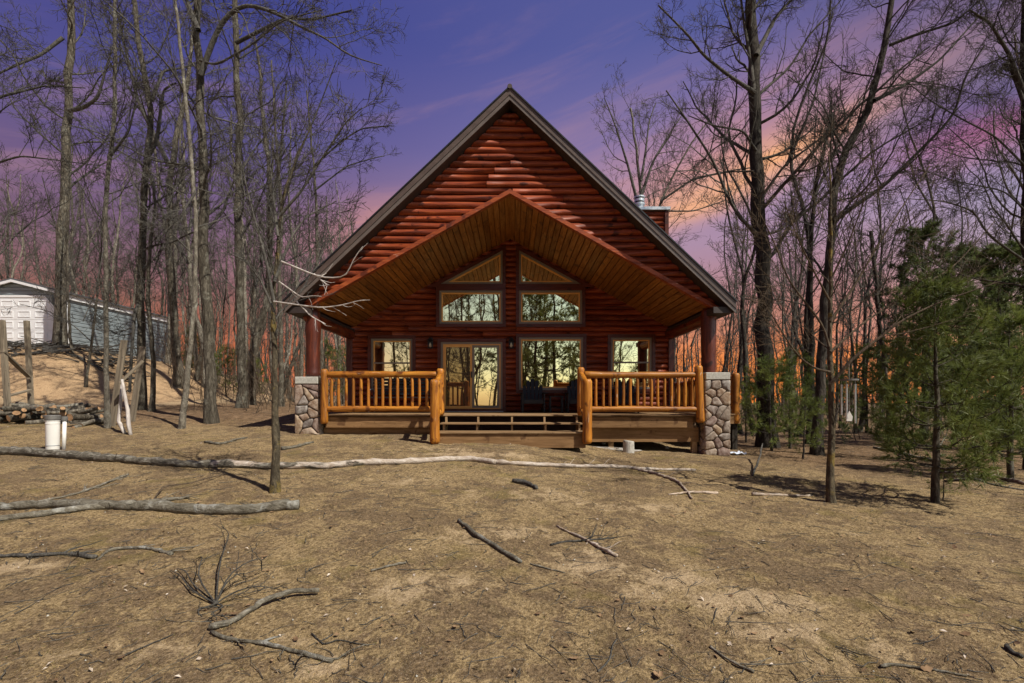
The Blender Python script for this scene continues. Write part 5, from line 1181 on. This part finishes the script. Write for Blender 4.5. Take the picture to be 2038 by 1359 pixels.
for i, (x, y, s) in enumerate(((2.0, -11, 1.35), (4.0, -14, 1.6), (6.2, -10.5, 1.3), (3.2, -18, 1.7), (-.5, -17, 1.5), (-9.0, -16, 1.2), (1.2, -24, 1.9), (-4.5, -23, 1.7), (8.5, -22, 1.8))):
    place_pine('yard_pine', 'pine across the yard, mirrored in the cabin windows', (x, y, gz(x, y)), PR, 'needle_dark', 'bark_dark', i * 1.1, s, 'pines mirrored in the windows')

# ---------------------------------------------------------------- ground cover
def scatter():
    r = np.random.default_rng(90)
    def pts(n, far=13.5):
        Y = 2.0 + (far - 2.0) * r.random(n) ** 1.25; px = r.uniform(-60, 2100, n); X = (px - CX) / F * Y; ok = ~((np.abs(X) < 4.6) & (Y > 10.6)) & ~((np.abs(X) < 1.7) & (Y > 9.85)); return X[ok], Y[ok]
    cl = lambda X, Y: np.sin(X * 1.9 + 1.3 * np.sin(Y * 1.1)) * np.sin(Y * 2.3 + np.sin(X * 1.7)) + .5 * np.sin(X * 5.3 + 2 * np.sin(Y * 3.1)) * np.sin(Y * 6.1)
    for nm, n, thr, h, w, mt, lab in (('dry_grass', 110000, -.3, (.008, .028), .0026, 'grass_dry', 'short dry grass scattered thinly over the yard'), ('green_grass', 16000, .45, (.010, .03), .0028, 'grass_green', 'sparse short green grass tufts in the yard')):
        X, Y = pts(n); k = cl(X, Y) + .35 * r.standard_normal(len(X)) > thr; X, Y = X[k], Y[k]; m = len(X); b_ = np.stack([X, Y, ground(X, Y) - .003], 1); hh = r.uniform(*h, m)[:, None] * (1 + .08 * Y[:, None])
        d = norm(np.concatenate([r.standard_normal((m, 2)) * 1.1, np.ones((m, 1)) * .7], 1)) * hh; wv = norm(np.cross(d, r.standard_normal((m, 3)))) * w * (1 + .12 * Y[:, None])
        V = np.stack([b_ - wv * .5, b_ + wv * .5, b_ + d], 1).reshape(-1, 3); tag(put(nm, mesh_np(nm, V, np.arange(len(V)).reshape(-1, 3), False), M[mt]), lab, 'grass', kind='stuff')
    for nm, n, mt, sz, lab in (('leaf_litter', 1300, 'leaf_brown', (.008, .020), 'brown dead leaves strewn over the yard'), ('pale_leaf_litter', 500, 'leaf_pale', (.008, .022), 'pale curled leaves strewn over the yard')):
        X, Y = pts(n, 22)
        k = ~((np.abs(X) < 6) & (Y > 10.6)); X, Y = X[k], Y[k]; m = len(X); a = r.uniform(0, 6.28, m); s = r.uniform(*sz, m); u = np.stack([np.cos(a), np.sin(a), r.normal(0, .25, m)], 1) * s[:, None]; v = np.stack([-np.sin(a), np.cos(a), r.normal(0, .3, m)], 1) * s[:, None] * r.uniform(.4, .7, (m, 1)); c = np.stack([X, Y, ground(X, Y) + .008 + s * .25], 1); up = np.array([0, 0, 1.]) * s[:, None] * r.uniform(.1, .5, (m, 1))
        V = np.stack([c - u, c - v * .9 + up, c + u, c + v + up], 1).reshape(-1, 3); i = np.arange(m) * 4; Fq = np.concatenate([np.stack([i, i + 1, i + 2], 1), np.stack([i, i + 2, i + 3], 1)])
        tag(put(nm, mesh_np(nm, V, Fq, False), M[mt]), lab, 'leaves', kind='stuff')
    X, Y = pts(120, 9); m = len(X); L = []                        # whole curled oak leaves
    for k in range(m):
        a = r.uniform(0, 6.28); sz = r.uniform(.018, .036); t = np.linspace(-1, 1, 6); w = .42 * (1 - t ** 2) ** .6 * (1 + .3 * np.sin(t * 9)); c_ = np.array([X[k], Y[k], gz(X[k], Y[k]) + .01]); u = np.array([math.cos(a), math.sin(a), r.normal() * .2]); v = np.array([-math.sin(a), math.cos(a), r.normal() * .3]); cur = r.uniform(.1, .5)
        for sgn in (1, 0, -1): L.append(c_ + sz * (t[:, None] * u + sgn * w[:, None] * v + (cur * abs(sgn) * w + .25 * t ** 2)[:, None] * np.array([0, 0, 1.])))
    V = np.concatenate(L); fq = [(k * 18 + j * 6 + i, k * 18 + j * 6 + i + 1, k * 18 + j * 6 + i + 7, k * 18 + j * 6 + i + 6) for k in range(m) for j in range(2) for i in range(5)]
    tag(put('curled_leaves', mesh_np('curled_leaves', V, np.array(fq)), M['leaf_brown']), 'curled oak leaves lying scattered in the foreground', 'leaves', kind='stuff')
    X, Y = pts(3600, 16); n = len(X); a = r.uniform(0, 6.28, n); L = r.uniform(.06, .38, n) * r.random(n) ** .6; q = np.stack([X, Y, ground(X, Y) + .006], 1)[:, None] + np.stack([np.cos(a), np.sin(a), r.uniform(0, .08, n)], 1)[:, None] * (L[:, None] * np.linspace(-.5, .5, 5))[:, :, None]; q += r.standard_normal(q.shape) * .006; q[:, :, 2] = np.maximum(q[:, :, 2], ground(q[:, :, 0], q[:, :, 1]) + .004)
    R = r.uniform(.0015, .0042, n)[:, None] * np.linspace(1, .5, 5); tag(put('scattered_twigs', mesh_np('scattered_twigs', *tubes([(q, R, 4)])), M['twig']), 'small fallen twigs strewn over the yard', 'twigs', kind='stuff')
    X, Y = pts(150, 9); n = len(X); V, Fc = [], []
    for k in range(n):
        s = r.uniform(.004, .011); c = np.array([X[k], Y[k], gz(X[k], Y[k]) + s * .3]); o = len(V); b_ = [(1, 0, 0), (0, 1, 0), (-1, 0, 0), (0, -1, 0), (0, 0, .8), (0, 0, -.6)]; V += [tuple(c + np.array(p) * s * r.uniform(.7, 1.3, 3)) for p in b_]; Fc += [(o + i, o + (i + 1) % 4, o + 4) for i in range(4)] + [(o + (i + 1) % 4, o + i, o + 5) for i in range(4)]
    tag(put('pebbles', mesh_np('pebbles', np.array(V), np.array(Fc)), M['capstone']), 'small pale pebbles scattered in the yard', 'pebbles', kind='stuff')
scatter()
